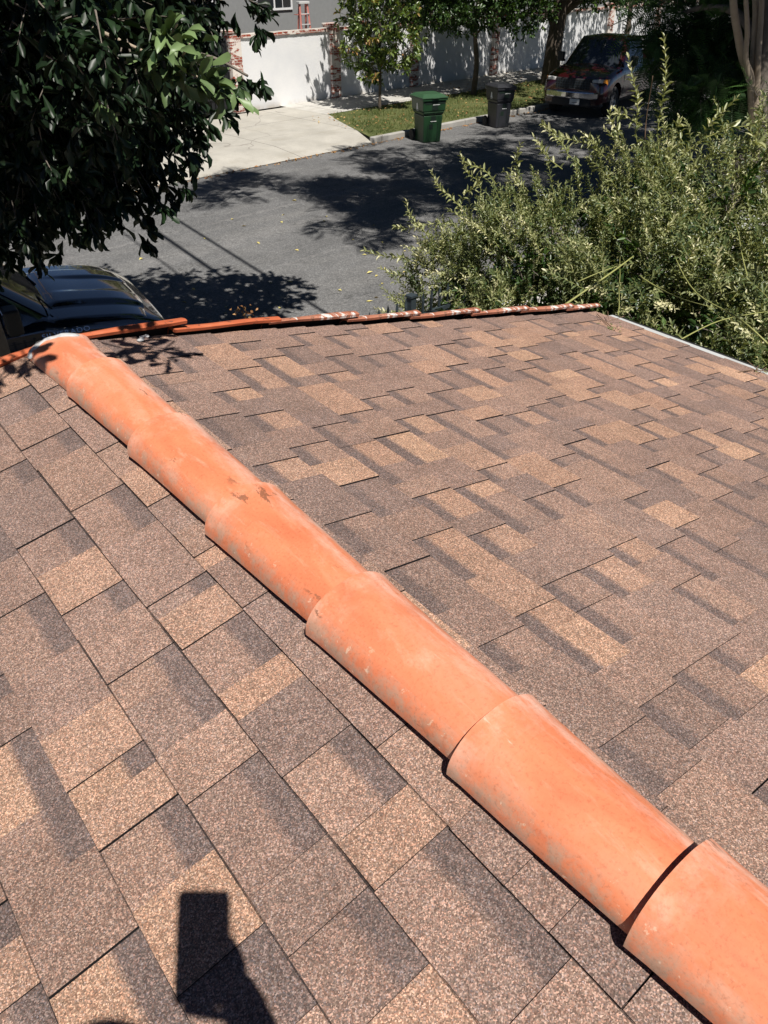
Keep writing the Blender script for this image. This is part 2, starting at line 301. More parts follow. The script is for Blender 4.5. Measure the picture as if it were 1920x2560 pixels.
# a bipinnate frond: two rows of thin pinnae either side of a rachis
_v = [(0,-.01,0),(1,0,-.25),(0,.01,0)]; _f = [(0,1,2)]
for _k in range(11):
    _u = .12+.08*_k; _ln = .5*math.sin(PI*min(1, .22+.07*_k)) ; _dz = -.25*_u*_u
    for _s in (-1, 1):
        b_ = len(_v); _v += [(_u, 0, _dz), (_u+.10, _s*_ln*.55, _dz-.01), (_u+.17, _s*_ln, _dz-.07), (_u+.045, _s*_ln*.5, _dz-.015)]
        _f.append((b_, b_+1, b_+2, b_+3) if _s < 0 else (b_, b_+3, b_+2, b_+1))
FROND = (_v, _f)
def nrm(a): return a/np.maximum(np.linalg.norm(a, axis=-1, keepdims=True), 1e-9)
def leaf_mesh(name, P, D, N, L, W, C, mat, parent, tmpl, twist=.25, wav=0):
    P, D, N = np.asarray(P), nrm(np.asarray(D)), np.asarray(N); n = len(P)
    S = nrm(np.cross(D, N)); N = np.cross(S, D)
    tv = np.array(tmpl[0]); k = len(tv)
    u = tv[None, :, 0]; vv = tv[None, :, 1]; ww = tv[None, :, 2]
    curl = RNG.normal(1, .5, (n, 1)); L = np.asarray(L).reshape(n, 1); W = np.asarray(W).reshape(n, 1)
    fold = RNG.uniform(.3, 1.7, (n, 1))
    hz = ww*curl*L + np.abs(vv)*W*.35*fold
    if wav: hz = hz + np.sin(u*9+RNG.uniform(0, 6, (n, 1)))*np.sign(vv)*W*wav
    V = P[:, None, :] + D[:, None, :]*(u*L)[:, :, None] + S[:, None, :]*(vv*W)[:, :, None] + N[:, None, :]*hz[:, :, None]
    V = V.reshape(-1, 3)
    loops = []; starts = []; tot = []; pos = 0
    fl = [np.array(f) for f in tmpl[1]]; per = sum(len(f) for f in fl)
    base = (np.arange(n)*k)[:, None]
    L_ = np.concatenate([np.tile(f, (n, 1))+base for f in fl], axis=1)   # n x per
    sizes = np.array([len(f) for f in fl]); offs = np.concatenate([[0], np.cumsum(sizes)[:-1]])
    me = bpy.data.meshes.new(name); me.vertices.add(len(V)); me.vertices.foreach_set('co', V.astype(np.float32).ravel())
    me.loops.add(n*per); me.loops.foreach_set('vertex_index', L_.astype(np.int32).ravel())
    me.polygons.add(n*len(fl)); me.polygons.foreach_set('loop_start', (np.arange(n)[:, None]*per+offs[None, :]).astype(np.int32).ravel())
    me.polygons.foreach_set('use_smooth', np.ones(n*len(fl), dtype=bool))
    me.update(calc_edges=True); me.validate()
    ca = me.color_attributes.new('Col', 'FLOAT_COLOR', 'POINT'); cc = np.ones((n, k, 4), np.float32); cc[:, :, 0] = np.asarray(C).reshape(n, 1)
    ca.data.foreach_set('color', cc.ravel()); me.materials.append(mat)
    o = bpy.data.objects.new(name, me); COL.objects.link(o)
    if parent: o.parent = parent
    return o
def blob_points(blobs, shell=.55, hole=.0, hscale=1.3):
    """cluster positions and outward directions through the crown volume"""
    P = []; D = []
    for (cx, cy, cz, rx, ry, rz, cnt) in blobs:
        k = 0
        while k < cnt:
            d = Vector((random.gauss(0, 1), random.gauss(0, 1), random.gauss(0, 1))).normalized()
            r = random.uniform(shell, 1.0)**.6
            lump = 1+.22*noise.noise(Vector((d.x*2.1+cx, d.y*2.1+cy, d.z*2.1+cz)))
            p = Vector((cx+d.x*rx*r*lump, cy+d.y*ry*r*lump, cz+d.z*rz*r*lump))
            if hole and noise.noise(p*hscale) < -hole: k += .12; continue
            P.append(p); D.append(d); k += 1
    return P, D
def clusters(P, D, per, L, W, twig=.25, up=.0, droop=.0, spread=.9, colmu=.45, colsd=.2, jit=.3, terminal=False):
    A = np.array([tuple(p) for p in P]); O = np.array([tuple(d) for d in D])
    O = nrm(O*.8 + RNG.normal(0, .45, O.shape) + np.array([0, 0, up-droop]))
    n = len(A); t = np.sort(RNG.uniform(.15, 1, (n, per)), axis=1)
    if terminal: t = RNG.uniform(.8, 1, (n, per))
    base = A[:, None, :] + O[:, None, :]*(t*twig)[:, :, None]
    ld = nrm(O[:, None, :]*.55 + RNG.normal(0, spread*.6, (n, per, 3)) + np.array([0, 0, -droop]))
    nn = nrm(RNG.normal(0, .45, (n, per, 3)) + np.array([0, 0, 1.0]) + O[:, None, :]*.3)
    cl = np.clip(RNG.normal(colmu, colsd, (n, 1))+RNG.normal(0, .12, (n, per)), 0, 1)
    sz = RNG.uniform(1-jit, 1+jit, (n, per))
    return A, O, base.reshape(-1, 3), ld.reshape(-1, 3), nn.reshape(-1, 3), (L*sz).ravel(), (W*sz).ravel(), cl.ravel()
def twigs_mesh(name, A, O, ln, rad, mat, parent, every=1, back=.5):
    mb = MB()
    for i in range(0, len(A), every):
        a = Vector(A[i]); o = Vector(O[i]); mb.tube([a-o*ln*back, a+o*ln*.3+Vector((0, 0, .01)), a+o*ln], [rad*1.5, rad, rad*.5], 3, cap=False)
    return mb.build(name, mat, parent, smooth=True)
def limb(mb, pts, r0, r1, seg=8, wob=.05):
    """a tapered limb through points, subdivided and wobbled"""
    P = [Vector(p) for p in pts]; out = []
    for i in range(len(P)-1):
        a = P[max(i-1, 0)]; b = P[i]; c = P[i+1]; d = P[min(i+2, len(P)-1)]
        for k in range(5):
            t = k/5; out.append(.5*((2*b)+(c-a)*t+(2*a-5*b+4*c-d)*t*t+(3*b-a-3*c+d)*t**3))
    out.append(P[-1]); n = len(out)
    out = [p+Vector((noise.noise(p*1.7), noise.noise(p*1.7+Vector((9, 0, 0))), 0))*wob if 0 < i else p for i, p in enumerate(out)]
    mb.tube(out, [r0+(r1-r0)*(i/(n-1))**.8 for i in range(n)], seg)

# ================================================================== THE HOUSE ROOF UNDER THE CAMERA
# roof frame: local x runs down the right-hand slope, local y along the ridge towards the street gable
QC = .629; ZR = CAMH-1.037; TT = .212; GA = 2.50
RROT = math.atan2(.625, .780)
house = empty('house', (QC*.780, QC*.625, 0), RROT, 'low gabled house in the foreground with brown shingle roof and terracotta ridge tiles', 'house')
def roof_z(x): return ZR-TT*abs(x)
SL = math.hypot(1, TT); NZ = 1/SL; NX = TT/SL
def build_roof():
    mb = MB(); EXP = .143
    PAL = [(.378, .240, .172), (.330, .212, .158), (.268, .180, .145), (.240, .166, .138), (.218, .154, .132), (.290, .193, .152), (.350, .220, .160), (.250, .170, .140), (.415, .265, .185)]
    WT = [1.6, 2.2, 3.6, 3.6, 2.6, 3.6, 1.6, 3, .7]
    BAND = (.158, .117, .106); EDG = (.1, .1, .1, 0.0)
    rs = random.Random(21)
    for sg in (1, -1):
        def P(a, u, h):     # a along ridge, u along the slope from the ridge, h above the slope
            x = u/SL; return (sg*(x+NX*h), a, ZR-TT*x+NZ*h)
        def quad(p, c):
            b = len(mb.v); mb.v += p; f = (b, b+1, b+2, b+3) if sg < 0 else (b+3, b+2, b+1, b); mb.face(f, 0, c)
        UMAX = 2.955*SL if sg > 0 else 3.05*SL
        n = int(UMAX/EXP)+1; A0 = -3.1; A1 = GA+.030
        for k in range(n):
            u0 = k*EXP; u1 = min((k+1)*EXP, UMAX+.0)
            if u1-u0 < .02: continue
            a = A0-rs.random()*.2; gap = rs.random() < .5; seam = rs.uniform(.1, 1)
            jb = rs.uniform(-.0015, .0015); cprev = -1; sm_ = .0042 if sg < 0 else .0036
            row_end = A1+rs.uniform(-.006, .010)
            while a < row_end:
                ln = rs.choice([rs.uniform(.07, .12), rs.uniform(.10, .17), rs.uniform(.14, .24)]) if not gap else rs.choice([rs.uniform(.045, .09), rs.uniform(.07, .14), rs.uniform(.11, .20)])
                b_ = min(a+ln, row_end)
                ci = rs.choices(range(len(PAL)), WT)[0]; ci = ci if ci != cprev else rs.choices(range(len(PAL)), WT)[0]; cprev = ci; c = PAL[ci]; jl = rs.uniform(.94, 1.06); c = tuple(q*jl for q in c)
                lift = rs.uniform(0, .0012)
                # height at upper end and at the butt
                if gap: h0, h1 = .0005, .0058+lift*.4
                else: h0, h1 = .0030, .0092+lift
                du = rs.uniform(-.0015, .0015)+jb; ub = u1+du+.002; db = rs.uniform(-.0015, .0015)
                N_ = max(1, int((b_-a)/.05))
                for i in range(N_):
                    x0 = a+(b_-a)*i/N_; x1 = a+(b_-a)*(i+1)/N_
                    e0 = du*0; w0 = .0012*noise.noise(Vector((x0*9, u1*5, sg))); w1 = .0012*noise.noise(Vector((x1*9, u1*5, sg)))
                    ub0 = ub+w0+(db*(x0-a)); ub1 = ub+w1+(db*(x1-a))
                    if gap:
                        bd = u0+.046+.003*noise.noise(Vector((x0*12, u0*7, 3))); hb = h0+(h1-h0)*(.046/EXP)
                        bc = BAND
                        q_ = .48+.55*noise.noise(Vector((x0*6, u0*11, 8)))
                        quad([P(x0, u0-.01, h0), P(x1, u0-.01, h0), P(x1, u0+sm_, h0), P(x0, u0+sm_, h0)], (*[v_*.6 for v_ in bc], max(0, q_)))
                        quad([P(x0, u0+sm_, h0), P(x1, u0+sm_, h0), P(x1, bd, hb), P(x0, bd, hb)], bc)
                        ex = [0, .004, .008, .012]; hq = [hb+(h1-hb)*e_/(ub0-bd) for e_ in ex]
                        for z_ in range(3):
                            f_ = (.25, .5, .75)[z_]; quad([P(x0, bd+ex[z_], hq[z_]), P(x1, bd+ex[z_], hq[z_]), P(x1, bd+ex[z_+1], hq[z_+1]), P(x0, bd+ex[z_+1], hq[z_+1])], tuple(bc[i_]*(1-f_)+c[i_]*f_ for i_ in range(3)))
                        quad([P(x0, bd+.012, hq[3]), P(x1, bd+.012, hq[3]), P(x1, ub1, h1), P(x0, ub0, h1)], c)
                    else:
                        q_ = .44+.55*noise.noise(Vector((x0*6, u0*11, 8)))
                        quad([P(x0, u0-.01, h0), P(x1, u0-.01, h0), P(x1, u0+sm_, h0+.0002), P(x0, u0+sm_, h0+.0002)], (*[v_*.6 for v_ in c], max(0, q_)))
                        quad([P(x0, u0+sm_, h0+.0002), P(x1, u0+sm_, h0+.0002), P(x1, ub1, h1), P(x0, ub0, h1)], c)
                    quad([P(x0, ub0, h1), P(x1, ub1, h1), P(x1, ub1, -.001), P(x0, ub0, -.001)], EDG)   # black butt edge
                if not gap:                                                                            # both ends of a raised tab
                    e = rs.uniform(-.003, .003)
                    b = len(mb.v); mb.v += [P(b_, u0-.01, h0), P(b_, ub, h1), P(b_, ub, 0), P(b_, u0-.01, 0)]; mb.face((b, b+1, b+2, b+3), 0, EDG)
                    b = len(mb.v); mb.v += [P(a, u0-.01, h0), P(a, ub, h1), P(a, ub, 0), P(a, u0-.01, 0)]; mb.face((b+3, b+2, b+1, b), 0, EDG)
                a = b_
                seam -= ln
                if seam < 0: a += .0022; seam = rs.uniform(.8, 1.05)      # joint between two shingles
                gap = (not gap) if rs.random() < .86 else gap
        # felt under the shingles, closes the joints
        b = len(mb.v); mb.v += [P(A0-.3, -.002, -.003), P(A1, -.002, -.003), P(A1, UMAX, -.003), P(A0-.3, UMAX, -.003)]
        mb.face((b, b+1, b+2, b+3) if sg < 0 else (b+3, b+2, b+1, b), 0, EDG)
        b = len(mb.v); mb.v += [P(A0-.3, -.002, -.025), P(A1, -.002, -.025), P(A1, UMAX, -.025), P(A0-.3, UMAX, -.025)]
        mb.face((b, b+1, b+2, b+3), 0, EDG)
    return mb.build('roof', M['shingle'], house, col=True)
roof = build_roof(); roof['label'] = 'brown and tan architectural shingle roof with terracotta ridge'
def half_tile(name, L, R0, H0, R1, H1, th, mat, parent, loc, tilt=0, roll=0, yaw=0, a0=0, a1=PI, seg=22, rings=26, wob=.002, seed=0, lip=.006):
    """barrel tile: wide end at local y=0 (faces +y), runs towards -y; arch from angle a0 to a1"""
    mb = MB(); nu = seg+1
    for layer in (0, 1):
        for j in range(rings+1):
            t = j/rings; Rr = R0+(R1-R0)*t; Hh = H0+(H1-H0)*t
            if t < .08: Rr += lip*(1-t/.08)*.3; Hh += lip*(1-t/.08)*.3
            for i in range(nu):
                a = a0+(a1-a0)*i/seg; k = 1 if layer == 0 else 0
                rr = Rr-(0 if k else th); hh = Hh-(0 if k else th)
                wv = wob*noise.noise(Vector((a*1.3+seed, t*2.0, layer*.2)))
                ce = max(0, math.cos(a)); flat = 1
                mb.v.append((rr*math.cos(a)*(1+.0)+wv, -L*t+wob*noise.noise(Vector((a*1.2, seed, 4)))*.8*(j in (0, rings)), hh*math.sin(a)**.92+wv if math.sin(a) > 0 else hh*math.sin(a)+wv))
    o_ = (rings+1)*nu
    for j in range(rings):
        for i in range(seg):
            a = abs(math.cos(a0+(a1-a0)*(i+.5)/seg)); cc = (a**2, 1-(j+.5)/rings, 0)
            p = j*nu+i; mb.face((p, p+1, p+nu+1, p+nu), 0, cc); p += o_; mb.face((p, p+nu, p+nu+1, p+1), 0, (cc[0], 0, 1))  # inner layer marked in blue: near-black colour stands in for shade
    for i in range(seg):
        mb.face((i, i+o_, i+1+o_, i+1), 0, (.6, 1, 0)); p = rings*nu+i; mb.face((p, p+1, p+1+o_, p+o_), 0, (.6, 0, 0))
    for j in range(rings):
        p = j*nu; mb.face((p, p+nu, p+nu+o_, p+o_), 0, (1, .3, 0)); p = j*nu+seg; mb.face((p, p+o_, p+nu+o_, p+nu), 0, (1, .3, 0))
    ob = mb.build(name, mat, parent, smooth=True, col=True)
    ob.location = loc; ob.rotation_euler = (tilt, roll, yaw)
    me = ob.data
    for e in me.edges: pass
    md = ob.modifiers.new('e', 'EDGE_SPLIT'); md.split_angle = R(50)
    return ob
starts = [2.475, 2.127, 1.705, 1.291, .897, .506, .175, -.19, -.57, -.95]
ZB = ZR-TT*.094+.015
for i, a in enumerate(starts):
    L = (a-starts[i+1]+.055) if i < len(starts)-1 else .45
    lift = .010 if i not in (6,) else .022
    if i == 0: lift = .002
    half_tile('ridge_tile', L, .100, (.050 if i == 0 else .080+.002*(i % 2)), .081, .059, .012, M['terracotta'], roof,
              (.005+random.uniform(-.0015, .0015), a, ZB+lift*.55-(.006 if i == 0 else 0)), tilt=-math.atan2(lift*.9, L)*-1*-1, yaw=R(random.uniform(-.4, .4)), seed=i*3.7)
# mortar plug closing the street end of the ridge
mb = MB()
for j in range(7):
    r = 1-j*.13
    for i in range(17):
        a = -.08+PI*1.05*i/16; k = 1+.14*noise.noise(Vector((a*2.5, j*.6, 1)))
        mb.v.append((.102*r*k*math.cos(a), .012*j+.012*noise.noise(Vector((a*3, j, 5))), .054*r*k*math.sin(a)+.004))
for j in range(6):
    for i in range(16): p = j*17+i; mb.face((p, p+17, p+18, p+1))
mb.face([6*17+i for i in range(17)])
for i in range(16): pass
mb.build('mortar_plug', M['mortar'], roof, smooth=True, loc=(.005, 2.469, ZB-.008), subsurf=1)
mb = MB()
for i in range(17):
    for j in range(4):
        a = R(48)+R(125)*i/16; k = 1+.06*noise.noise(Vector((a*4, j*.9, 7))); rr = (.1005, .1055, .1045, .094)[j]*k; hh = (.0505, .0555, .055, .046)[j]*k
        mb.v.append((rr*math.cos(a), (-.012-.03*noise.noise(Vector((a*2.3, 2, 3))), -.006, .012, .02)[j], hh*math.sin(a)))
for i in range(16):
    for j in range(3): p = i*4+j; mb.face((p, p+1, p+5, p+4))
mb.build('mortar_collar', M['mortar'], roof, smooth=True, loc=(.005, 2.463, ZB-.005), subsurf=1)
# rake tiles over the gable edge, lapped down each slope
ends = [.095, .465, .855, 1.235, 1.585, 1.975, 2.33, 2.70, 2.935]
for sg in (1, -1):
    for i in range(len(ends)-1):
        x1 = ends[i+1]; x0 = ends[i]-.05; L = (x1-x0)*SL
        mat = M['orange_terracotta'] if (i < 2 or sg < 0) else M['old_terracotta']
        lift = .050+random.uniform(-.005, .006)
        if i == 7: lift = .045
        z1 = ZR-TT*x1+lift+.004; 
        # wide end (local y=0) is the low end: local y axis points down the slope
        ob = half_tile('rake_tile', L, .058, .054, .050, .046, .012, mat, roof, (sg*x1, GA+.026, z1-.051), seed=i*2.3+sg, a0=R(-35), a1=R(112), seg=14, lip=.002, wob=.004)
        # orient: local +y -> down slope direction, local +x -> +y of the roof frame mirrored per side
        ydir = Vector((sg*1, 0, -TT+(.028 if i else .085))).normalized(); xdir = Vector((0, 1, 0)); zdir = xdir.cross(ydir)
        if sg > 0: xdir = Vector((0, 1, 0)); zdir = xdir.cross(ydir); 
        if zdir.z < 0:   # keep the arch upwards: mirror the mesh instead of the frame
            zdir = -zdir
            for v in ob.data.vertices: v.co.x = -v.co.x
            ob.data.flip_normals(); xdir = ydir.cross(zdir)
            # local x now points to -y, mesh mirrored so the open edge still faces the roof
        Mx = Matrix((xdir, ydir, zdir)).transposed()
        ob.rotation_euler = Mx.to_euler()
mb = MB()
for (x, k) in ((.275, .016),):
    for q in range(3):
        c = Vector((x+q*.012, GA-.03+.01*(q % 2), roof_z(x)+.012+.004*q)); M2 = Matrix.Translation(c) @ Matrix.Diagonal((k*(1-.2*q), k*.9, k*.45, 1))
        mb.lathe([(0.01, -.5), (.7, -.35), (1, 0), (.75, .4), (.01, .6)], 9, M2)
o = mb.build('mortar_dab', M['mortar'], roof, smooth=True, subsurf=1)
# drip edge and gutter lip along the right eave
mb = MB(); XE = 2.955
prof = [(0, .006), (.030, -.001), (.032, -.006), (.040, -.007), (.041, -.012), (.052, -.014), (.053, -.020), (.064, -.022), (.065, -.030), (.058, -.085), (.0, -.09)]
ys = [-3.3+i*.4 for i in range(15)]; ys[-1] = GA-.05; ys = [y for y in ys if y <= GA-.05]
for y in ys:
    for (dx, dz) in prof: mb.v.append((XE-.012+dx*1.7, y, ZR-TT*XE+dz))
k = len(prof)
for j in range(len(ys)-1):
    for i in range(k-1): p = j*k+i; mb.face((p, p+k, p+k+1, p+1))
mb.build('drip_edge', M['drip_metal'], roof)
mb = MB(); 
for dx, dz in ((.036, -.0035), (.0465, -.0095), (.058, -.0175)): mb.box(XE-.012+dx*1.7-.0025, -3.3, ZR-TT*XE+dz-.006, XE-.012+dx*1.7+.0025, GA-.05, ZR-TT*XE+dz+.001)
mb.build('drip_edge_groove', M['black_plastic'], roof)
# walls of the house
mb = MB(); W0 = 2.55; WY = GA-.42
zt = lambda x: ZR-TT*abs(x)-.03
mb.add([(-W0, WY, 0), (W0, WY, 0), (W0, WY, zt(W0)), (0, WY, zt(0)), (-W0, WY, zt(W0))], [(0, 1, 2, 3, 4)][:1])
mb.add([(-W0, -7, 0), (W0, -7, 0), (W0, -7, zt(W0)), (0, -7, zt(0)), (-W0, -7, zt(W0))], [(4, 3, 2, 1, 0)])
for x in (-W0, W0): mb.add([(x, -7, 0), (x, WY, 0), (x, WY, zt(W0)), (x, -7, zt(W0))], [(0, 1, 2, 3)])
mb.build('wall', M['cream_stucco'], house)
mb = MB()
for sg in (1, -1):
    mb.add([(0, GA-.012, ZR-.03), (sg*2.95, GA-.012, ZR-TT*2.95-.03), (sg*2.95, GA-.012, ZR-TT*2.95-.17), (0, GA-.012, ZR-.17),
            (0, GA-.04, ZR-.03), (sg*2.95, GA-.04, ZR-TT*2.95-.03), (sg*2.95, GA-.04, ZR-TT*2.95-.17), (0, GA-.04, ZR-.17)],
           [(0, 1, 2, 3), (7, 6, 5, 4), (3, 2, 6, 7), (0, 4, 5, 1)])
mb.build('rake_board', M['fascia_paint'], house)
# rest of the roof behind the photographer
mb = MB()
for sg in (1, -1): mb.add([(0, -7.3, ZR-.004), (0, -3.1, ZR-.004), (sg*2.95, -3.1, ZR-TT*2.95-.004), (sg*2.95, -7.3, ZR-TT*2.95-.004)], [(0, 1, 2, 3)], 0, (.25, .16, .12))
mb.build('roof_back', M['shingle'], house, col=True)

# ================================================================== GROUND, ROAD, KERBS (street frame: x along the street, y across it)
SR = PI/4
def sheet(name, x0, y0, x1, y1, z, mat, sub=1, kind='structure', hfun=None):
    mb = MB(); nx = max(1, int((x1-x0)/sub)); ny = max(1, int((y1-y0)/sub))
    for j in range(ny+1):
        for i in range(nx+1):
            x = x0+(x1-x0)*i/nx; y = y0+(y1-y0)*j/ny; mb.v.append((x, y, z+(hfun(x, y) if hfun else 0)))
    for j in range(ny):
        for i in range(nx): p = j*(nx+1)+i; mb.face((p, p+1, p+nx+2, p+nx+1))
    o = mb.build(name, mat, None, rz=SR, smooth=bool(hfun)); o['kind'] = kind; return o
sheet('ground', -400, -400, 400, 400, -.02, M['soil'], 800)
CN, CF = 7.05, 16.6      # kerb faces
sheet('road', -80, CN, 120, CF, 0, M['asphalt'], 200)
def kerb(name, y0, y1, spans, gut):
    mb = MB()
    for (a, b) in spans: mb.box(a, y0, -.01, b, y1, .15)
    o = mb.build(name, M['curb_concrete'], None, rz=SR, bevel=.02); o['kind'] = 'structure'; return o
kerb('kerb_far', CF, CF+.17, [(16.2, 110)], 0)
kerb('kerb_near', CN-.17, CN, [(-70, 110)], 0)
# far side: apron of the driveway, pavement, grass strip
mb = MB()
xs = [(-40, 0), (6, 0), (14.9, 0), (16.2, 1)]
rows = [(CF, .012), (CF+.25, .05), (CF+1.1, .135), (20.3, .150), (22.3, .154)]
def xr(y): return 16.2 if y < CF+.01 else (16.25+(min(y, 20.3)-CF)*.42)
for (y, z) in rows:
    for i in range(9):
        x0 = -40; x1 = xr(y); mb.v.append((x0+(x1-x0)*i/8, y, z))
for j in range(len(rows)-1):
    for i in range(8): p = j*9+i; mb.face((p, p+1, p+10, p+9))
o = mb.build('driveway_apron', M['apron_concrete'], None, rz=SR); o['kind'] = 'structure'
sheet('pavement_far', 17.75, 20.3, 110, 22.9, .154, M['concrete'], 100)
mb = MB(); mb.add([(16.22, CF+.17, .14), (110, CF+.17, .14), (110, 20.3, .148), (17.75, 20.3, .148)], [(0, 1, 2, 3)])
o = mb.build('lawn_strip', M['lawn'], None, rz=SR); o['kind'] = 'structure'
sheet('yard_far', -60, 22.9, 110, 60, .14, M['soil'], 200)
sheet('pavement_near', -60, 5.15, 110, 6.3, .15, M['concrete'], 200)
sheet('lawn_strip_near', -60, 6.3, 110, CN-.17, .14, M['lawn'], 200)
sheet('yard_near', -60, -20, 110, 5.15, .13, M['soil'], 200)
# grass blades on the strip
n = 26000; x = RNG.uniform(16.3, 34, n); x = 16.3+(x-16.3)**1.0; y = RNG.uniform(CF+.2, 20.25, n)
keep = x > 16.3+(y-CF)*.42
x, y = x[keep], y[keep]; n = len(x)
dens = np.array([noise.noise(Vector((a*.9, b*.9, 0))) for a, b in zip(x, y)]); kp = RNG.uniform(-.55, .6, n) < dens+.25; x, y, dens = x[kp], y[kp], dens[kp]; n = len(x)
P = np.stack([(x-y)*.70711, (x+y)*.70711, np.full(n, .143)], 1)
D = RNG.normal(0, .5, (n, 3)); D[:, 2] = 1; N = RNG.normal(0, 1, (n, 3)); N[:, 2] = .1
o = leaf_mesh('grass', P, D, N, RNG.uniform(.05, .13, n), RNG.uniform(.008, .016, n), np.clip(.45-dens*.8+RNG.normal(0, .2, n), 0, 1), M['grass_blade'], None, BLADE)
tag(o, 'patchy green and straw coloured grass on the strip behind the kerb', 'grass', kind='stuff')
# fallen leaves
def litter(name, pts, lab, lo=0, hi=1):
    n = len(pts); P = np.array([tuple(p) for p in pts]); D = RNG.normal(0, 1, (n, 3)); D[:, 2] *= .15; N = np.tile([0, 0, 1.0], (n, 1))+RNG.normal(0, .3, (n, 3))
    o = leaf_mesh(name, P, D, N, RNG.uniform(.05, .13, n), RNG.uniform(.03, .06, n), RNG.uniform(lo, hi, n), M['litter'], None, DIAM)
    tag(o, lab, 'fallen leaves', kind='stuff')
pts = []
for _ in range(420):
    s_ = random.uniform(16.6, 33); n_ = random.uniform(17, 20.2); pts.append(SN(s_, n_, .20))
litter('fallen_leaves', pts, 'dry brown leaves scattered over the grass strip', 0, .7)
pts = [SN(random.uniform(8, 34), CF-abs(random.gauss(0, .10))-.01, .015) for _ in range(420)]
litter('gutter_leaves', pts, 'reddish dry leaves gathered along the foot of the far kerb', 0, .5)
pts = [at(*p, 1) for p in ()]
for _ in range(60): pts.append(SN(random.uniform(5.2, 11), random.triangular(7.3, 14, 8), .012))
litter('yellow_leaves', pts, 'small yellow leaves scattered on the near side of the asphalt', .85, 1)
pts = [SN(random.uniform(22, 40), random.uniform(20.3, 22.6), .17) for _ in range(160)]
litter('pavement_leaves', pts, 'dry leaves lying on the shaded far pavement below the white wall', .1, .8)

# ================================================================== WHITE WALL ACROSS THE STREET
gw = empty('garden_wall', (0, 0, 0), SR, 'white stucco garden wall with red brick cap and brick piers across the street', 'wall')
WN = 22.75; piers = [16.15, 20.25, 24.2, 29.0, 33.2, 37.6, 42.0, 46.4, 50.8]
HW = 2.12
def sq(mbx, s, n, z): pass
for i, s_ in enumerate(piers):
    mb = MB(); mb.box(-.2, -.2, -.02, .2, .2, HW+.02); o = mb.build('brick_pier', M['brick'], gw, loc=(s_, WN, .15), bevel=.008)
    if i < len(piers)-1:
        mb = MB(); a, b = s_+.2, piers[i+1]-.2
        mb.box(0, -.1, -.02, b-a, .1, HW-.13); mb.build('wall_panel', M['white_stucco'], gw, loc=(a, WN, .15))
        mb = MB(); L_ = b-a; q = int(L_/.098)
        for k in range(q):
            w_ = L_/q; j = random.uniform(-.004, .004); mb.box(k*w_+.004, -.15+j, HW-.128+abs(j)*.3, (k+1)*w_-.004, .15+j, HW-.035+j)
        mb.box(0, -.14, HW-.12, L_, .14, HW-.043)
        mb.build('brick_cap', M['brick_cap'], gw, loc=(a, WN, .15))
    mb = MB(); mb.box(-.23, -.23, HW+.021, .23, .23, HW+.09); mb.build('pier_cap', M['brick_cap'], gw, loc=(s_, WN, .15), bevel=.01)
# ornate iron gate to the left of the first pier
gt = empty('driveway_gate', tuple(SN(15.9, WN-.05, .16)), SR, 'black iron driveway gate with scrolls and studs beside the brick pier', 'gate')
mb = MB(); mb.box(-5.6, -.012, .08, 0, .012, 1.98); mb.build('sheet_panel', M['iron_black'], gt)
mb = MB()
for z in (.05, .42, 1.62, 1.98): mb.box(-5.6, -.045, z-.03, 0, -.013, z+.03)
for x in (-5.6, -2.8, -2.74, -.05): mb.box(x, -.05, .02, x+.05, .05, 2.02)
mb.build('gate_frame', M['iron_black'], gt, bevel=.005)
mb = MB()
k = 0
for i in range(36):
    x = -5.45+i*.155; mb.tube([(x, -.035, .08), (x, -.035, 1.62)], .011, 6)
    if i % 3 == 1:
        for z0, sc in ((.8, 1), (1.25, -1)):
            pts = []
            for t in range(22):
                th = t/21*3.4*PI*.8; r = .09*(1-t/24); pts.append((x+r*math.cos(th), -.04, z0+sc*(r*math.sin(th)+.08)))
            mb.tube(pts, .009, 5)
    mb.lathe([(.001, .03), (.022, .018), (.03, 0)], 8, Matrix.Translation((x, -.05, .62+(i % 2)*.5)) @ Matrix.Rotation(PI/2, 4, 'X'))
for i in range(12):
    x = -5.3+i*.46
    for sd in (1, -1):
        pts = []
        for t in range(26):
            th = t/25*3.6*PI*.8; r = .15*(1-t/29); pts.append((x+.16+sd*(.02+.15-r*math.cos(th)*1.0), -.04, 1.8+r*math.sin(th)*.8))
        mb.tube(pts, .011, 5)
mb.build('scrollwork', M['iron_black'], gt, smooth=True)
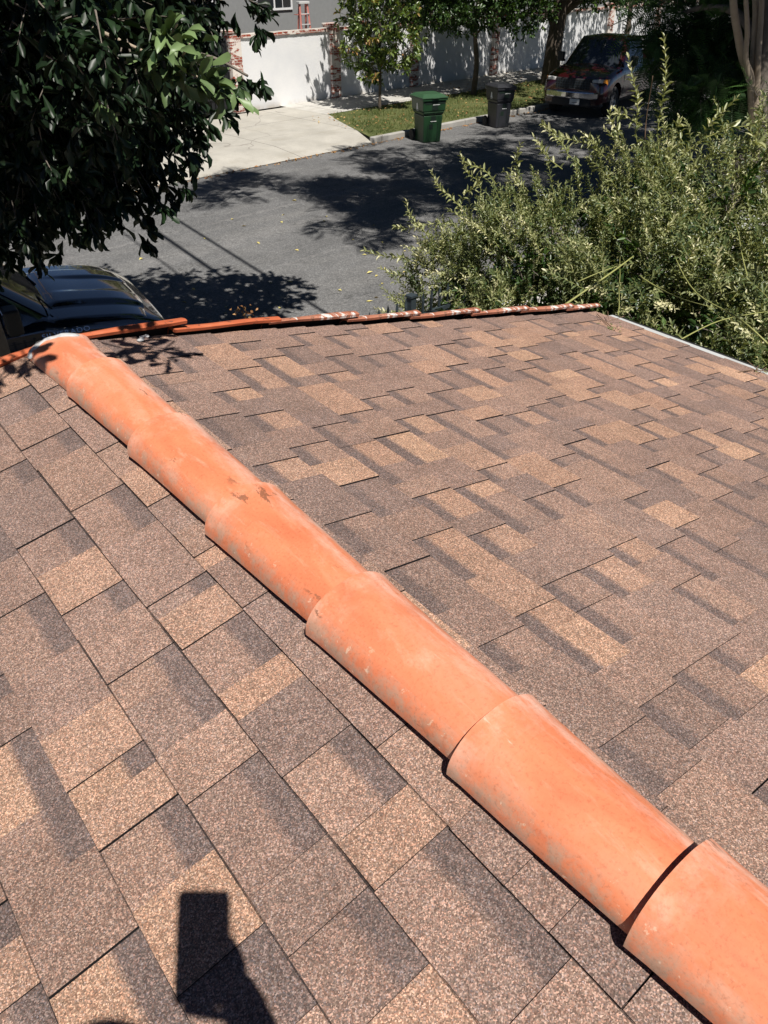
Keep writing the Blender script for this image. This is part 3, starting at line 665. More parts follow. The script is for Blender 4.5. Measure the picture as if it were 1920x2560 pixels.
# house behind the wall
hb = empty('neighbour_house', (0, 0, 0), SR, 'pale stucco house with white framed windows standing behind the white wall', 'house')
HN = 27.6
mb = MB(); mb.box(17.7, HN, 0, 46, HN+8, 4.6); mb.build('house_wall', M['grey_stucco'], hb)
mb = MB(); mb.box(17.0, HN-.3, 4.601, 46.5, HN+8.5, 4.85); mb.add([(17.0, HN-.3, 4.85), (46.5, HN-.3, 4.85), (46.5, HN+3.5, 6.6), (17.0, HN+3.5, 6.6), (17, HN+8.5, 4.85), (46.5, HN+8.5, 4.85)], [(0, 1, 2, 3), (3, 2, 5, 4), (0, 3, 4), (1, 5, 2)])
mb.build('house_roof', M['roof_brown'], hb)
for (x0, x1, z0, z1) in ((18.2, 18.9, 2.5, 3.9), (20.9, 22.5, 2.55, 3.9), (26.2, 27.6, 2.4, 3.9), (31, 32.6, 2.4, 3.9)):
    mb = MB(); t = .07
    mb.box(x0-t, HN-.05, z0-t, x1+t, HN-.003, z0); mb.box(x0-t, HN-.05, z1, x1+t, HN-.003, z1+t); mb.box(x0-t, HN-.05, z0, x0, HN-.003, z1); mb.box(x1, HN-.05, z0, x1+t, HN-.003, z1)
    xm = (x0+x1)/2; mb.box(xm-.03, HN-.045, z0, xm+.03, HN-.003, z1)
    wf = mb.build('window', M['window_frame'], hb)
    mb = MB(); mb.box(x0, HN-.02, z0, xm-.03, HN-.004, z1); mb.box(xm+.03, HN-.02, z0, x1, HN-.004, z1); mb.build('pane', M['glass_dark'], wf)
    mb = MB(); 
    for q in range(1, 4): zz = z0+(z1-z0)*q/4; mb.box(xm+.03, HN-.03, zz-.012, x1, HN-.021, zz+.012)
    mb.box((xm+x1)/2-.012, HN-.034, z0, (xm+x1)/2+.012, HN-.0305, z1); mb.build('muntin', M['window_frame'], wf)
# stepladder standing behind the wall
lp = SN(20.2, 24.1, .15)
ladr = empty('stepladder', tuple(lp), SR-R(12), 'red fibreglass stepladder with white top standing behind the white wall', 'ladder')
def lr(y0, x_): return MB()
for nm, y0, dx in (('front_rail', -.38, .26), ('front_rail', -.38, -.26), ('rear_rail', .42, .22), ('rear_rail', .42, -.22)):
    mb = MB(); mb.tube([(dx, y0, 0), (dx*.55, y0*.1, 2.72)], .034, 4); mb.build(nm, M['ladder_red'], ladr)
for k in range(8):
    t = (k+1)/9; mb = MB(); h = 2.72*t; y = -.38*(1-t)-.038*t; ww = .26*(1-t)+.143*t; mb.box(-ww, y-.05, h-.012, ww, y+.03, h+.012); mb.build('step', M['ladder_white'], ladr)
mb = MB(); mb.box(-.2, -.11, 2.70, .2, .11, 2.77); mb.build('top_cap', M['ladder_white'], ladr, bevel=.01)
mb = MB(); mb.box(-.22, -.06, 0, .22, .18, .02); mb.build('paint_shelf', M['ladder_red'], ladr, loc=(0, .1, 2.38))
# loose bricks stacked on the cap beside the ladder
bs = SN(21.55, WN+.02, .15+HW-.03)
for i, (dx, dz, rz) in enumerate(((0, 0, .05), (.24, 0, -.04), (.11, .072, .12))):
    mb = MB(); mb.box(-.1, -.05, 0, .1, .05, .066)
    o = mb.build('loose_brick', M['ladder_red'], None, bevel=.004, loc=tuple(bs+Vector((dx*.707, dx*.707, dz))), rz=SR+rz)
    tag(o, ('left loose pinkish brick lying on the wall cap near the ladder', 'right loose pinkish brick lying on the wall cap near the young tree', 'upper loose brick resting on two others on the wall cap')[i], 'brick', 'loose bricks on the wall cap')

# ================================================================== NEAR FENCE
fn = empty('iron_fence', tuple(SN(0, 5.02, .13)), SR, 'dark iron picket fence with pointed tops beyond the roof edge', 'fence')
mb = MB()
for z in (.25, 1.16): mb.box(-9, -.02, z, 16, .02, z+.04)
mb.build('rail', M['iron_grey'], fn)
for k in range(74):
    x = 1.2+k*.125
    if x > 10.4: break
    mb = MB(); mb.box(-.0095, -.0095, .03, .0095, .0095, 1.33); mb.add([(-.016, -.005, 1.33), (.016, -.005, 1.33), (.016, .005, 1.33), (-.016, .005, 1.33), (-.02, 0, 1.37), (.02, 0, 1.37), (0, 0, 1.43)], [(0, 1, 5, 4), (3, 4, 5, 2), (4, 5, 6), (0, 4, 3), (1, 2, 5)])
    mb.build('picket', M['iron_grey'], fn, loc=(x, 0, 0))
for x in (-8.9, -6.5, -4.1, -1.7, .7, 5.40, 8.2, 10.6, 13):
    mb = MB(); mb.box(-.035, -.035, 0, .035, .035, 1.42); mb.box(-.045, -.045, 1.42, .045, .045, 1.44); mb.build('fence_post', M['iron_grey'], fn, loc=(x, 0, 0))

# ================================================================== WHEELED BINS
def frustum(mb, b, t, z0, z1, m=0, cen=(0, 0)):
    (bx, by), (tx, ty) = b, t; cx, cy = cen
    mb.add([(-bx,-by,z0),(bx,-by,z0),(bx,by,z0),(-bx,by,z0),(-tx+cx,-ty+cy,z1),(tx+cx,-ty+cy,z1),(tx+cx,ty+cy,z1),(-tx+cx,ty+cy,z1)],
           [(0,3,2,1),(4,5,6,7),(0,1,5,4),(1,2,6,5),(2,3,7,6),(3,0,4,7)], m)
def make_bin(loc, rz, k, body, lid, label, sc):
    # local -y is the front with the lifting bar, +y the back with wheels
    t = empty('wheeled_bin', loc, rz, label, 'bin', 'wheeled bins at the far kerb'); t.scale = (sc[0], sc[1], sc[2])
    H = .99
    mb = MB(); frustum(mb, (.235, .27), (.262, .315), .0, .62); frustum(mb, (.262, .315), (.30, .36), .62, .70); frustum(mb, (.30, .36), (.315, .385), .70, H)
    mb.build('bin_body', M[body], t, bevel=.03, bseg=3)
    mb = MB(); mb.box(-.335, -.41, H-.05, .335, .41, H); mb.build('rim', M[body], t, bevel=.012)
    mb = MB()
    mb.box(-.345, -.425, H+.001, .345, .43, H+.03); frustum(mb, (.33, .40), (.25, .27), H+.03, H+.085, cen=(0, .02))
    mb.box(-.09, -.455, H+.004, .09, -.42, H+.026)
    mb.build('lid', M[lid], t, bevel=.012)
    mb = MB(); mb.tube([(-.24, .46, H-.02), (.24, .46, H-.02)], .016, 8)
    for x in (-.24, .24, 0): mb.box(x-.012, .40, H-.045, x+.012, .465, H-.005)
    mb.build('handle', M[body], t)
    fy = lambda z: -(.27+.045*z/.62) if z < .62 else (-.315-.045*(z-.62)/.08 if z < .7 else -(.36+.025*(z-.7)/.29))
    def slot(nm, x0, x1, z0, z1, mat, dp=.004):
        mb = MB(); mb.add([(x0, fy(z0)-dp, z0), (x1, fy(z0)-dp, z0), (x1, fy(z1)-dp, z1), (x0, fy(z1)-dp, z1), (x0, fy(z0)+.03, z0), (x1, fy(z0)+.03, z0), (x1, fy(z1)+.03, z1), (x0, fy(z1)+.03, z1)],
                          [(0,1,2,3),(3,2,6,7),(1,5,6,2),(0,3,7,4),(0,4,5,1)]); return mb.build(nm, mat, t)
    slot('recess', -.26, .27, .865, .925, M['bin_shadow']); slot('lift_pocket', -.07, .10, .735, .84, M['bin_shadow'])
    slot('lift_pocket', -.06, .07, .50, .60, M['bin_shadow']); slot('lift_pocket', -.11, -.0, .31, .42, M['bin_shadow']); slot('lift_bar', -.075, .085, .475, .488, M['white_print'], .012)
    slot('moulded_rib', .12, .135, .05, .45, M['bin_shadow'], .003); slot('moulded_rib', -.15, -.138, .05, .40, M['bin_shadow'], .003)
    slot('maker_strip', -.05, .14, .848, .86, M['white_print'], .005)
    # printed city emblem on the left side: a bell-shaped figure over a line
    sx = lambda z: -(.262+.038*(z-.62)/.08) if z < .70 else -(.30+.015*(z-.7)/.29)
    pts = [(-.065, .735), (.065, .735), (.05, .775), (.036, .815), (.03, .855), (.0, .88), (-.03, .855), (-.036, .815), (-.05, .775)]
    mb = MB(); mb.add([(sx(z)-.003, y, z) for y, z in pts], [tuple(range(9))[::-1]]); mb.add([(sx(.712)-.003, y, z) for y, z in ((-.06, .708), (.06, .708), (.06, .718), (-.06, .718))], [(3, 2, 1, 0)])
    mb.build('printed_emblem', M['white_print'], t)
    for x in (-.29, .29):
        mb = MB(); M2 = Matrix.Translation((x, .33, .13)) @ Matrix.Rotation(PI/2, 4, 'Y')
        mb.lathe([(.001, -.03), (.08, -.03), (.125, -.028), (.13, -.015), (.13, .015), (.125, .028), (.08, .03), (.001, .03)], 20, M2); mb.build('wheel', M['rubber'], t)
    mb = MB(); mb.tube([(-.3, .33, .13), (.3, .33, .13)], .014, 6); mb.build('axle', M['iron_black'], t)
    return t
make_bin((1.22, 23.58, 0), R(24), 0, 'bin_green', 'bin_green_lid', 'green wheeled waste bin with green lid standing in the road by the kerb', (1.12, 1.0, 1.11))
make_bin((3.45, 25.75, 0), R(24), 1, 'bin_black', 'bin_black', 'black wheeled waste bin with flat lid by the kerb behind the green one', (.96, .92, 1.08))

# ================================================================== PICKUPS
def sstep(a, b, x):
    t = max(0, min(1, (x-a)/(b-a))); return t*t*(3-2*t)
def pickup(loc, rz, P_, label):
    t = empty('pickup_truck', loc, rz, label, 'pickup truck')
    L, W_, zb = P_['L'], P_['W']/2, P_['zb']; paint = M[P_['paint']]
    xw, xr_ = -P_['fw'], -P_['rw']; wr = P_['wr']; hood_r = -P_['hood']; cab_r = -P_['cab']
    def top(x):
        if x > hood_r: return P_['hz0'] + (P_['hz1']-P_['hz0'])*sstep(0, -hood_r, -x)**.8
        if x > cab_r: return P_['belt']
        return P_['bed']
    def hw(x):
        nose = P_['nose']; f = min(1, -x/nose) if x > -nose else 1
        wv = W_*(1-P_['taper']*(1-math.sqrt(max(0, 1-(1-f)**2)))); 
        if x < -L+.1: wv *= .985
        return wv
    def droop(x):
        f = max(0, 1-(-x/P_['ndrop'])); return P_['nd']*f**2.2
    xs = [0, -.01, -.03, -.07, -.12, -.2, -.3]+[-.3-.1*i for i in range(1, int((L-.3)/.1))]+[-L+.03, -L]
    mb = MB(); ny = 15
    loops = []
    for x in xs:
        w_ = hw(x); zt_ = top(x)-droop(x); pts = []
        side = [(w_-.09, zb), (w_-.02, zb+.06), (w_, zb+.2), (w_+P_['flare'], (zb+zt_)/2), (w_+.005, zt_-.22), (w_-.015, zt_-.10), (w_-.045, zt_-.03), (w_-.09, zt_-.004)]
        for (yy, zz) in side: pts.append((x, -yy, zz))
        inner = w_-.09
        for j in range(1, ny):
            y = -inner+2*inner*j/ny; z = zt_+P_['crown']*(1-(y/inner)**2)
            if x < cab_r-.06 and x > -L+.06 and abs(y) < inner-.02: z = .80
            pts.append((x, y, z))
        for (yy, zz) in side[::-1]: pts.append((x, yy, zz))
        loops.append(pts)
    k = len(loops[0])
    for pts in loops: mb.v += pts
    for i in range(len(xs)-1):
        for j in range(k):
            j2 = (j+1) % k; mb.face((i*k+j, i*k+j2, (i+1)*k+j2, (i+1)*k+j))
    mb.face(list(range(k))[::-1]); mb.face([(len(xs)-1)*k+j for j in range(k)])
    body = mb.build('body', paint, t, smooth=True)
    bpy.context.view_layer.update()
    # cut the wheel arches
    cut = MB()
    for xx in (xw, xr_):
        for sd in (1, -1):
            M2 = Matrix.Translation((xx, sd*W_, wr+.03)) @ Matrix.Rotation(PI/2, 4, 'X'); rr = wr+.075
            b = len(cut.v); seg = 28
            for z in (-.27, .27):
                for q in range(seg): a = 2*PI*q/seg; cut.v.append(tuple(M2 @ Vector((rr*math.cos(a), rr*math.sin(a), z))))
            for q in range(seg): q2 = (q+1) % seg; cut.face((b+q, b+q2, b+seg+q2, b+seg+q))
            cut.face([b+q for q in range(seg)][::-1]); cut.face([b+seg+q for q in range(seg)])
    co = cut.build('cutter', M['black_plastic'], t)
    bpy.context.view_layer.update()
    md = body.modifiers.new('c', 'BOOLEAN'); md.object = co; md.solver = 'EXACT'; md.operation = 'DIFFERENCE'
    dg = bpy.context.evaluated_depsgraph_get(); me = bpy.data.meshes.new_from_object(body.evaluated_get(dg))
    body.modifiers.clear(); body.data = me; bpy.data.objects.remove(co)
    if not me.materials: me.materials.append(paint)
    md = body.modifiers.new('e', 'EDGE_SPLIT'); md.split_angle = R(38)
    # hood panel
    mb = MB(); nx_, ny_ = 26, 60; hx0, hx1 = -.10, hood_r-.0
    grid = []
    for i in range(nx_+1):
        x = hx0+(hx1-hx0)*i/nx_
        for j in range(ny_+1):
            yy = (hw(x)-.085)*(2*j/ny_-1); xx = x
            xx -= P_['hcurve']*(yy/W_)**2*(1-i/nx_); 
            if i == nx_: xx = x+P_['cowl']*(1-(yy/W_)**2)-P_['cowl']
            zz = top(xx)-droop(xx)+P_['crown']*(1-(yy/(hw(xx)-.09))**2)+.010+P_['bulge'](xx/hood_r, yy)
            edge = min(i, nx_-i, j, ny_-j)
            if edge == 0: zz -= .014
            mb.v.append((xx, yy, zz))
    for i in range(nx_):
        for j in range(ny_): p = i*(ny_+1)+j; mb.face((p, p+ny_+1, p+ny_+2, p+1))
    mb.build('hood', paint, t, smooth=True)
    # cab
    xf, xb = hood_r+.02, cab_r; zt0, zt1 = P_['belt']-.03, P_['H']
    def cab(u, v, off=0):
        sx, sy = {0: (1, -1+2*(u % 1)), 1: (1-2*(u % 1), 1), 2: (-1, 1-2*(u % 1)), 3: (-1+2*(u % 1), -1)}[int(u) % 4]
        n_ = 9; s_ = (abs(sx)**n_+abs(sy)**n_)**(-1/n_); sx *= s_; sy *= s_
        vv = v; x0 = xf+(P_['ws']-xf)*vv; x1 = xb+(P_['bw']-xb)*vv
        w0 = (W_-.05)+(P_['roofw']-(W_-.05))*vv**1.15; z = zt0+(zt1-zt0)*vv
        cx, hx = (x0+x1)/2, (x0-x1)/2
        bul = .09*(1-sy*sy)*(sx > 0)*(1-.4*vv)
        return Vector((cx+sx*(hx+off)+bul, sy*(w0+off), z+off*.3))
    mb = MB(); NU, NV = 64, 10
    for j in range(NV+1):
        v = j/NV
        for i in range(NU): mb.v.append(tuple(cab(4*i/NU, v*.96)))
    for k_ in range(1, 6):
        sc = 1-k_**1.6*.062
        for i in range(NU):
            p = cab(4*i/NU, .96); c = Vector(((P_['ws']+P_['bw'])/2, 0, 0)); q = c+(p-c)*sc; mb.v.append((q.x, q.y, zt1-.028+.012*min(k_, 4)+.002*k_))
    rows_ = NV+1+5
    for j in range(rows_-1):
        for i in range(NU): i2 = (i+1) % NU; mb.face((j*NU+i, j*NU+i2, (j+1)*NU+i2, (j+1)*NU+i))
    mb.face([(rows_-1)*NU+i for i in range(NU)])
    mb.build('cab', paint, t, smooth=True)
    def glass(nm, u0, u1, v0, v1, mat='glass_dark', su0=0, su1=0):
        mb = MB(); a_, b2 = 12, 6
        for j in range(b2+1):
            for i in range(a_+1):
                v = v0+(v1-v0)*j/b2; q0 = u0+su0*j/b2; q1 = u1+su1*j/b2; mb.v.append(tuple(cab(q0+(q1-q0)*i/a_, v, .006)))
        for j in range(b2):
            for i in range(a_): p = j*(a_+1)+i; mb.face((p, p+1, p+a_+2, p+a_+1))
        return mb.build(nm, M[mat], t, smooth=True)
    glass('windscreen', .06, .94, .02, .88); glass('rear_window', 2.1, 2.9, .12, .82)
    for (a_, b2) in P_['win']:
        glass('side_window', 1+a_, 1+b2, .10, .82, su0=.03 if a_ < .2 else 0); glass('side_window', 4-b2, 4-a_, .10, .82, su1=-.03 if a_ < .2 else 0)
    # wheels
    for xx in (xw, xr_):
        for sd in (1, -1):
            M2 = Matrix.Translation((xx, sd*(W_-.14), wr)) @ Matrix.Rotation(-sd*PI/2, 4, 'X')
            we = empty('wheel'); we.parent = t; wi = .62*wr
            mb = MB(); mb.lathe([(wi, -.11), (wr*.93, -.12), (wr, -.09), (wr, .09), (wr*.93, .12), (wi, .11), (wi, -.11)], 32, M2); mb.build('tyre', M['rubber'], we, smooth=True)
            mb = MB(); mb.lathe([(wi, -.1), (wi, .105), (wi*.92, .10), (wi*.86, .06)], 32, M2); mb.lathe([(.001, .085), (wi*.25, .08), (wi*.3, .05)], 16, M2)
            for q in range(6):
                a = q*PI/3; ca, sa = math.cos(a), math.sin(a)
                mb.add([M2 @ Vector((ca*r-sa*h, sa*r+ca*h, z)) for r, h, z in ((wi*.2, -.05, .07), (wi*.2, .05, .07), (wi*.95, .035, .075), (wi*.95, -.035, .075))], [(0, 1, 2, 3)])
            mb.build('rim', M['metal_rim'], we, smooth=False)
            mb = MB(); mb.lathe([(.001, .0), (wi*.9, .0)], 24, M2); mb.build('brake_disc', M['iron_black'], we)
    P_['front'](t, hw, top, droop)
    # door lines, handles, mirrors, tail lamps
    for sd in (1, -1):
        for dx in P_['doors']:
          mb = MB(); mb.box(dx-.004, sd*(W_+P_['flare']*.7)-.004, zb+.12, dx+.004, sd*(W_+P_['flare']*.7)+.004, P_['belt']-.12)
          mb.build('door_gap', M['black_plastic'], t)
        for dx in P_['doors'][1:]:
            mb = MB(); mb.box(dx+.09, sd*(W_+.008)-.012, P_['belt']-.2, dx+.27, sd*(W_+.008)+.018, P_['belt']-.17); mb.build('door_handle', paint, t, bevel=.006)
        mm = MB(); mx_ = P_['mirror']; y0 = sd*(W_+.03); y1 = sd*(W_+.27); zz = P_['belt']+.03
        mm.box(mx_-.05, min(y0, y0+sd*.06), zz, mx_+.03, max(y0, y0+sd*.06), zz+.05)
        mm.box(mx_-.07, min(y0+sd*.04, y1), zz-.0, mx_+.07, max(y0+sd*.04, y1), zz+.24)
        mo = mm.build('wing_mirror', M[P_['mirmat']], t, bevel=.035, bseg=3)
        mm = MB(); mm.box(mx_-.078, min(y0+sd*.07, y1-sd*.03), zz+.03, mx_-.071, max(y0+sd*.07, y1-sd*.03), zz+.21); mm.build('mirror_glass', M['chrome'], mo)
        mb = MB(); mb.box(-L-.008, sd*(W_-.17)-.07, P_['bed']-.42, -L+.05, sd*(W_-.17)+.09, P_['bed']-.06); mb.build('tail_lamp', M['paint_red'], t, bevel=.01)
    mb = MB(); mb.box(-L-.13, -W_+.03, .5, -L+.02, W_-.03, .68); mb.build('rear_bumper', M['chrome'], t, bevel=.03)
    mb = MB(); mb.box(-L+.3, -W_+.25, .28, -.3, W_-.25, zb+.02); mb.build('chassis', M['black_plastic'], t)
    return t
def arc_panel(t, name, mat, y0, y1, z0, z1, off, hw, sag, n=14, thick=.03, zf=None, bev=.008):
    """a panel wrapped round the nose: x follows a shallow arc across the front"""
    mb = MB()
    for j, z in enumerate((z0, z1)):
        for i in range(n+1):
            y = y0+(y1-y0)*i/n; zz = z if not zf else z+zf(y, j); x = off-sag*(y/hw)**2-max(0, (abs(y)-.80*hw)/(.2*hw))**2*sag*1.6
            mb.v.append((x, y, zz))
    m_ = 2*(n+1)
    for j, z in enumerate((z0, z1)):
        for i in range(n+1): v = mb.v[j*(n+1)+i]; mb.v.append((v[0]-thick, v[1], v[2]))
    for i in range(n):
        a = i; b = n+1+i; mb.face((a, a+1, b+1, b)); mb.face((m_+a, m_+b, m_+b+1, m_+a+1)); mb.face((a, m_+a, m_+a+1, a+1)); mb.face((b, b+1, m_+b+1, m_+b))
    mb.face((0, n+1, m_+n+1, m_)); mb.face((n, m_+n, m_+2*n+1, 2*n+1))
    return mb.build(name, M[mat] if isinstance(mat, str) else mat, t, bevel=bev)
def front_silverado(t, hw, top, droop):
    W_ = 1.02
    arc_panel(t, 'grille', 'black_plastic', -.62, .62, .76, 1.10, .02, W_, .10)
    for z in (.84, .93, 1.02): arc_panel(t, 'grille_bar', 'chrome', -.60, .60, z-.012, z+.012, .032, W_, .10, thick=.02, bev=.003)
    for sd in (1, -1):
        ln = arc_panel(t, 'headlight', 'lamp_glass', min(sd*.64, sd*.99), max(sd*.64, sd*.99), .98, 1.12, .005, W_, .16, thick=.12)
        arc_panel(t, 'indicator', 'lamp_amber', min(sd*.985, sd*1.015), max(sd*.985, sd*1.015), .98, 1.08, -.10, W_, .16, thick=.10)
        arc_panel(t, 'fog_lamp', 'lamp_glass', min(sd*.70, sd*.96), max(sd*.70, sd*.96), .74, .80, .012, W_, .16, thick=.05)
    arc_panel(t, 'front_bumper', 'chrome', -.99, .99, .50, .74, .085, W_, .16, thick=.16, bev=.03)
    arc_panel(t, 'air_dam', 'black_plastic', -.92, .92, .30, .479, .05, W_, .16, thick=.2, bev=.02)
    # model name in raised letters on both front wings
    for sd in (1, -1):
        fc = bpy.data.curves.new('txt', 'FONT'); fc.body = 'SILVERADO'; fc.size = .066; fc.extrude = .004; fc.space_character = 1.12; fc.align_x = 'CENTER'
        tmp = bpy.data.objects.new('txt', fc); COL.objects.link(tmp); bpy.context.view_layer.update()
        dg = bpy.context.evaluated_depsgraph_get(); me = bpy.data.meshes.new_from_object(tmp.evaluated_get(dg)); bpy.data.objects.remove(tmp)
        me.materials.clear(); me.materials.append(M['chrome']); o = bpy.data.objects.new('model_lettering', me); COL.objects.link(o); o.parent = t
        o.rotation_euler = (R(68), 0, 0) if sd < 0 else (R(68), 0, PI); o.scale = (1.25, 1, 1)
        o.location = (-1.04, sd*1.022, 1.225)
def bulge_chev(u, y):
    a = abs(y); f = 1-sstep(.86, 1, u)*.6
    return (.034*(1-sstep(.54, .62, a)) - .020*(1-sstep(.20, .27, a))*(1-sstep(.5, .95, u)))*sstep(-.02, .14, u)*f
PICK1 = dict(L=5.85, W=2.04, zb=.38, paint='paint_black', fw=.98, rw=4.72, wr=.44, hood=1.14, cab=3.65, hz0=1.21, hz1=1.335, belt=1.375, bed=1.44, nose=.42, taper=.12,
             ndrop=.5, nd=.12, flare=.012, crown=.035, hcurve=.13, cowl=.12, bulge=bulge_chev, H=1.97, ws=-1.92, bw=-3.45, roofw=.73, win=((.17, .50), (.54, .86)),
             doors=(-1.34, -2.50, -3.55), mirror=-1.50, mirmat='black_plastic', front=front_silverado)
chev = pickup((-2.78, 8.615, 0), R(31), PICK1, 'glossy black pickup truck parked under the big tree beyond the end of the roof ridge')
for sgn in (0, 1):
    mb = MB(); y0 = -.72 if sgn == 0 else .10; mb.tube([(-1.08, y0, 1.40), (-1.14, y0+.28, 1.43), (-1.20, y0+.60, 1.44)], .009, 5); mb.build('wiper', M['black_plastic'], chev)
def front_ford(t, hw, top, droop):
    W_ = 1.0
    g = arc_panel(t, 'grille', 'black_plastic', -.56, .56, .72, .99, .035, W_, .10, thick=.06, bev=.03)
    for q in range(13):
        y = -.48+q*.08; mb = MB(); x = .040-.10*(y/W_)**2; mb.box(x-.01, y-.004, .74, x+.004, y+.004, .97); mb.build('bar', M['iron_grey'], g)
    for z in (.79, .85, .91): b_ = arc_panel(t, 'bar', 'iron_grey', -.54, .54, z-.004, z+.004, .043, W_, .10, thick=.01, bev=0); b_.parent = g
    for sd in (1, -1):
        arc_panel(t, 'headlight', 'lamp_glass', min(sd*.585, sd*.88), max(sd*.585, sd*.88), .79, .985, .045, W_, .15, thick=.14, bev=.02)
        arc_panel(t, 'indicator', 'lamp_amber', min(sd*.88, sd*.97), max(sd*.88, sd*.97), .79, .985, .045, W_, .15, thick=.14, bev=.015)
    arc_panel(t, 'front_bumper', 'chrome', -.98, .98, .50, .68, .12, W_, .17, thick=.14, bev=.045)
    arc_panel(t, 'air_dam', 'black_plastic', -.9, .9, .30, .499, .06, W_, .16, thick=.2, bev=.03)
    mb = MB(); mb.box(.085, .0, .355, .092, .31, .495); pl = mb.build('licence_plate', M['white_print'], t, bevel=.003)
    mb = MB(); mb.box(.0925, .07, .40, .0935, .24, .415); mb.build('plate_field', M['iron_grey'], pl)
def bulge_ford(u, y): return .02*(1-sstep(.35, .6, abs(y)))*sstep(0, .3, u)
PICK2 = dict(L=5.6, W=2.0, zb=.36, paint='paint_red', fw=.92, rw=4.45, wr=.38, hood=1.25, cab=3.35, hz0=.99, hz1=1.16, belt=1.19, bed=1.25, nose=.55, taper=.16,
             ndrop=.6, nd=.10, flare=.02, crown=.05, hcurve=.20, cowl=.18, bulge=bulge_ford, H=1.86, ws=-1.98, bw=-3.22, roofw=.72, win=((.16, .58), (.62, .88)),
             doors=(-1.45, -2.7), mirror=-1.60, mirmat='black_plastic', front=front_ford)
ford = pickup(tuple(SN(23.1, 15.35, 0)+Vector((.42, .1, 0))), SR+PI+R(10), PICK2, 'dark red pickup truck with chrome bumper parked in shade across the street')
ford.scale = (1.06, 1.06, 1.12)

# ================================================================== TREES
def tree(name, label, cat, group=None):
    o = empty(name, (0, 0, 0), 0, label, cat, group); return o
def crown(parent, name, P, D, per, L, W, mat, tm, bark='bark_dark', tw=.25, trad=.004, every=3, wav=0, **k):
    A, O, b, d, n_, l, w_, c = clusters(P, D, per, L, W, twig=tw, **k)
    leaf_mesh(name, b, d, n_, l, w_, c, M[mat], parent, tm, wav=wav)
    if every: twigs_mesh('twigs', A, O, tw, trad, M[bark], parent, every)
# --- the big dark-leaved tree at the left, whose trunk stands by the near kerb
T1 = tree('broadleaf_tree', 'large dark glossy leaved tree overhanging the black pickup at the left', 'tree')
T1.location = (-3.27, 5.95, .14); off = Vector(T1.location)
def rel(ps, o_): return [Vector(p)-o_ for p in ps]
mb = MB(); limb(mb, rel([(-3.37, 5.95, .10), (-3.32, 5.98, 1.2), (-3.28, 6.0, 2.4), (-3.1, 6.1, 3.6), (-3.0, 6.3, 5.6), (-2.9, 6.4, 7.4)], off), .20, .07, 12, .04); mb.build('trunk', M['bark_grey'], T1, smooth=True)
limbs1 = [[(-3.12, 6.05, 3.3), (-2.4, 5.5, 4.2), (-1.6, 5.0, 4.25), (-1.0, 4.8, 4.1)], [(-3.1, 6.1, 3.8), (-2.2, 6.8, 4.6), (-1.4, 7.4, 4.4)], [(-3.1, 6.0, 3.2), (-3.6, 5.0, 4.0), (-3.2, 3.9, 4.2)],
          [(-3.05, 6.1, 4.4), (-2.2, 4.4, 5.4), (-1.2, 2.4, 5.3), (-.9, 1.5, 5.1)], [(-3.0, 6.2, 4.5), (-4.3, 7.0, 5.6), (-5.2, 7.6, 5.8)], [(-3.1, 6.1, 3.4), (-2.9, 7.2, 4.0), (-2.7, 8.2, 3.9)],
          [(-3.0, 6.3, 5.0), (-1.8, 6.6, 6.3), (-.9, 6.6, 6.6)], [(-3.0, 6.3, 5.2), (-3.6, 7.6, 6.4), (-3.6, 8.8, 6.2)], [(-3.15, 6.0, 2.9), (-2.7, 5.6, 3.2), (-2.3, 5.4, 3.0)]]
for q in limbs1: mb = MB(); limb(mb, rel(q, off), .07, .015, 7, .06); mb.build('branch', M['bark_grey'], T1, smooth=True)
def pb(x, y, Y, r, cnt): p = at(x-28 if y > 40 else x+20, y-(24 if y > 40 else 5), Y)-off; return (p.x, p.y, p.z, r[0], r[1], r[2], cnt)
low = [pb(30, 300, 5.2, (.85, .9, .70), 260), pb(230, 230, 5.6, (.80, .9, .65), 280), pb(340, 70, 6.4, (.42, .9, .42), 150), pb(200, 90, 4.9, (.65, .7, .5), 180), pb(410, -10, 6.8, (.62, .8, .36), 150),
       pb(10, 430, 5.6, (.45, .6, .36), 120), pb(170, 400, 5.9, (.48, .5, .34), 125), pb(280, 355, 6.2, (.40, .5, .36), 100), pb(60, 90, 4.3, (.65, .7, .6), 130), pb(262, 250, 5.4, (.38, .6, .36), 110),
       pb(80, 330, 7.4, (1.1, .8, .56), 220), pb(335, 150, 7.6, (.32, .6, .40), 60), pb(560, 20, 7.2, (.28, .5, .24), 40), pb(365, 250, 6.0, (.16, .3, .20), 14), pb(270, 480, 5.6, (.20, .3, .16), 20),
       pb(50, 530, 5.7, (.26, .3, .12), 18), pb(0, 600, 5.2, (.10, .2, .16), 12)]
Pl, Dl = blob_points(low, .15, .12, 1.6)
crown(T1, 'lower_foliage', Pl, Dl, 17, .092, .032, 'leaf_dark', OBO, bark='bark_grey', tw=.20, trad=.004, every=2, wav=.10, droop=.40, spread=.95, colmu=.22)
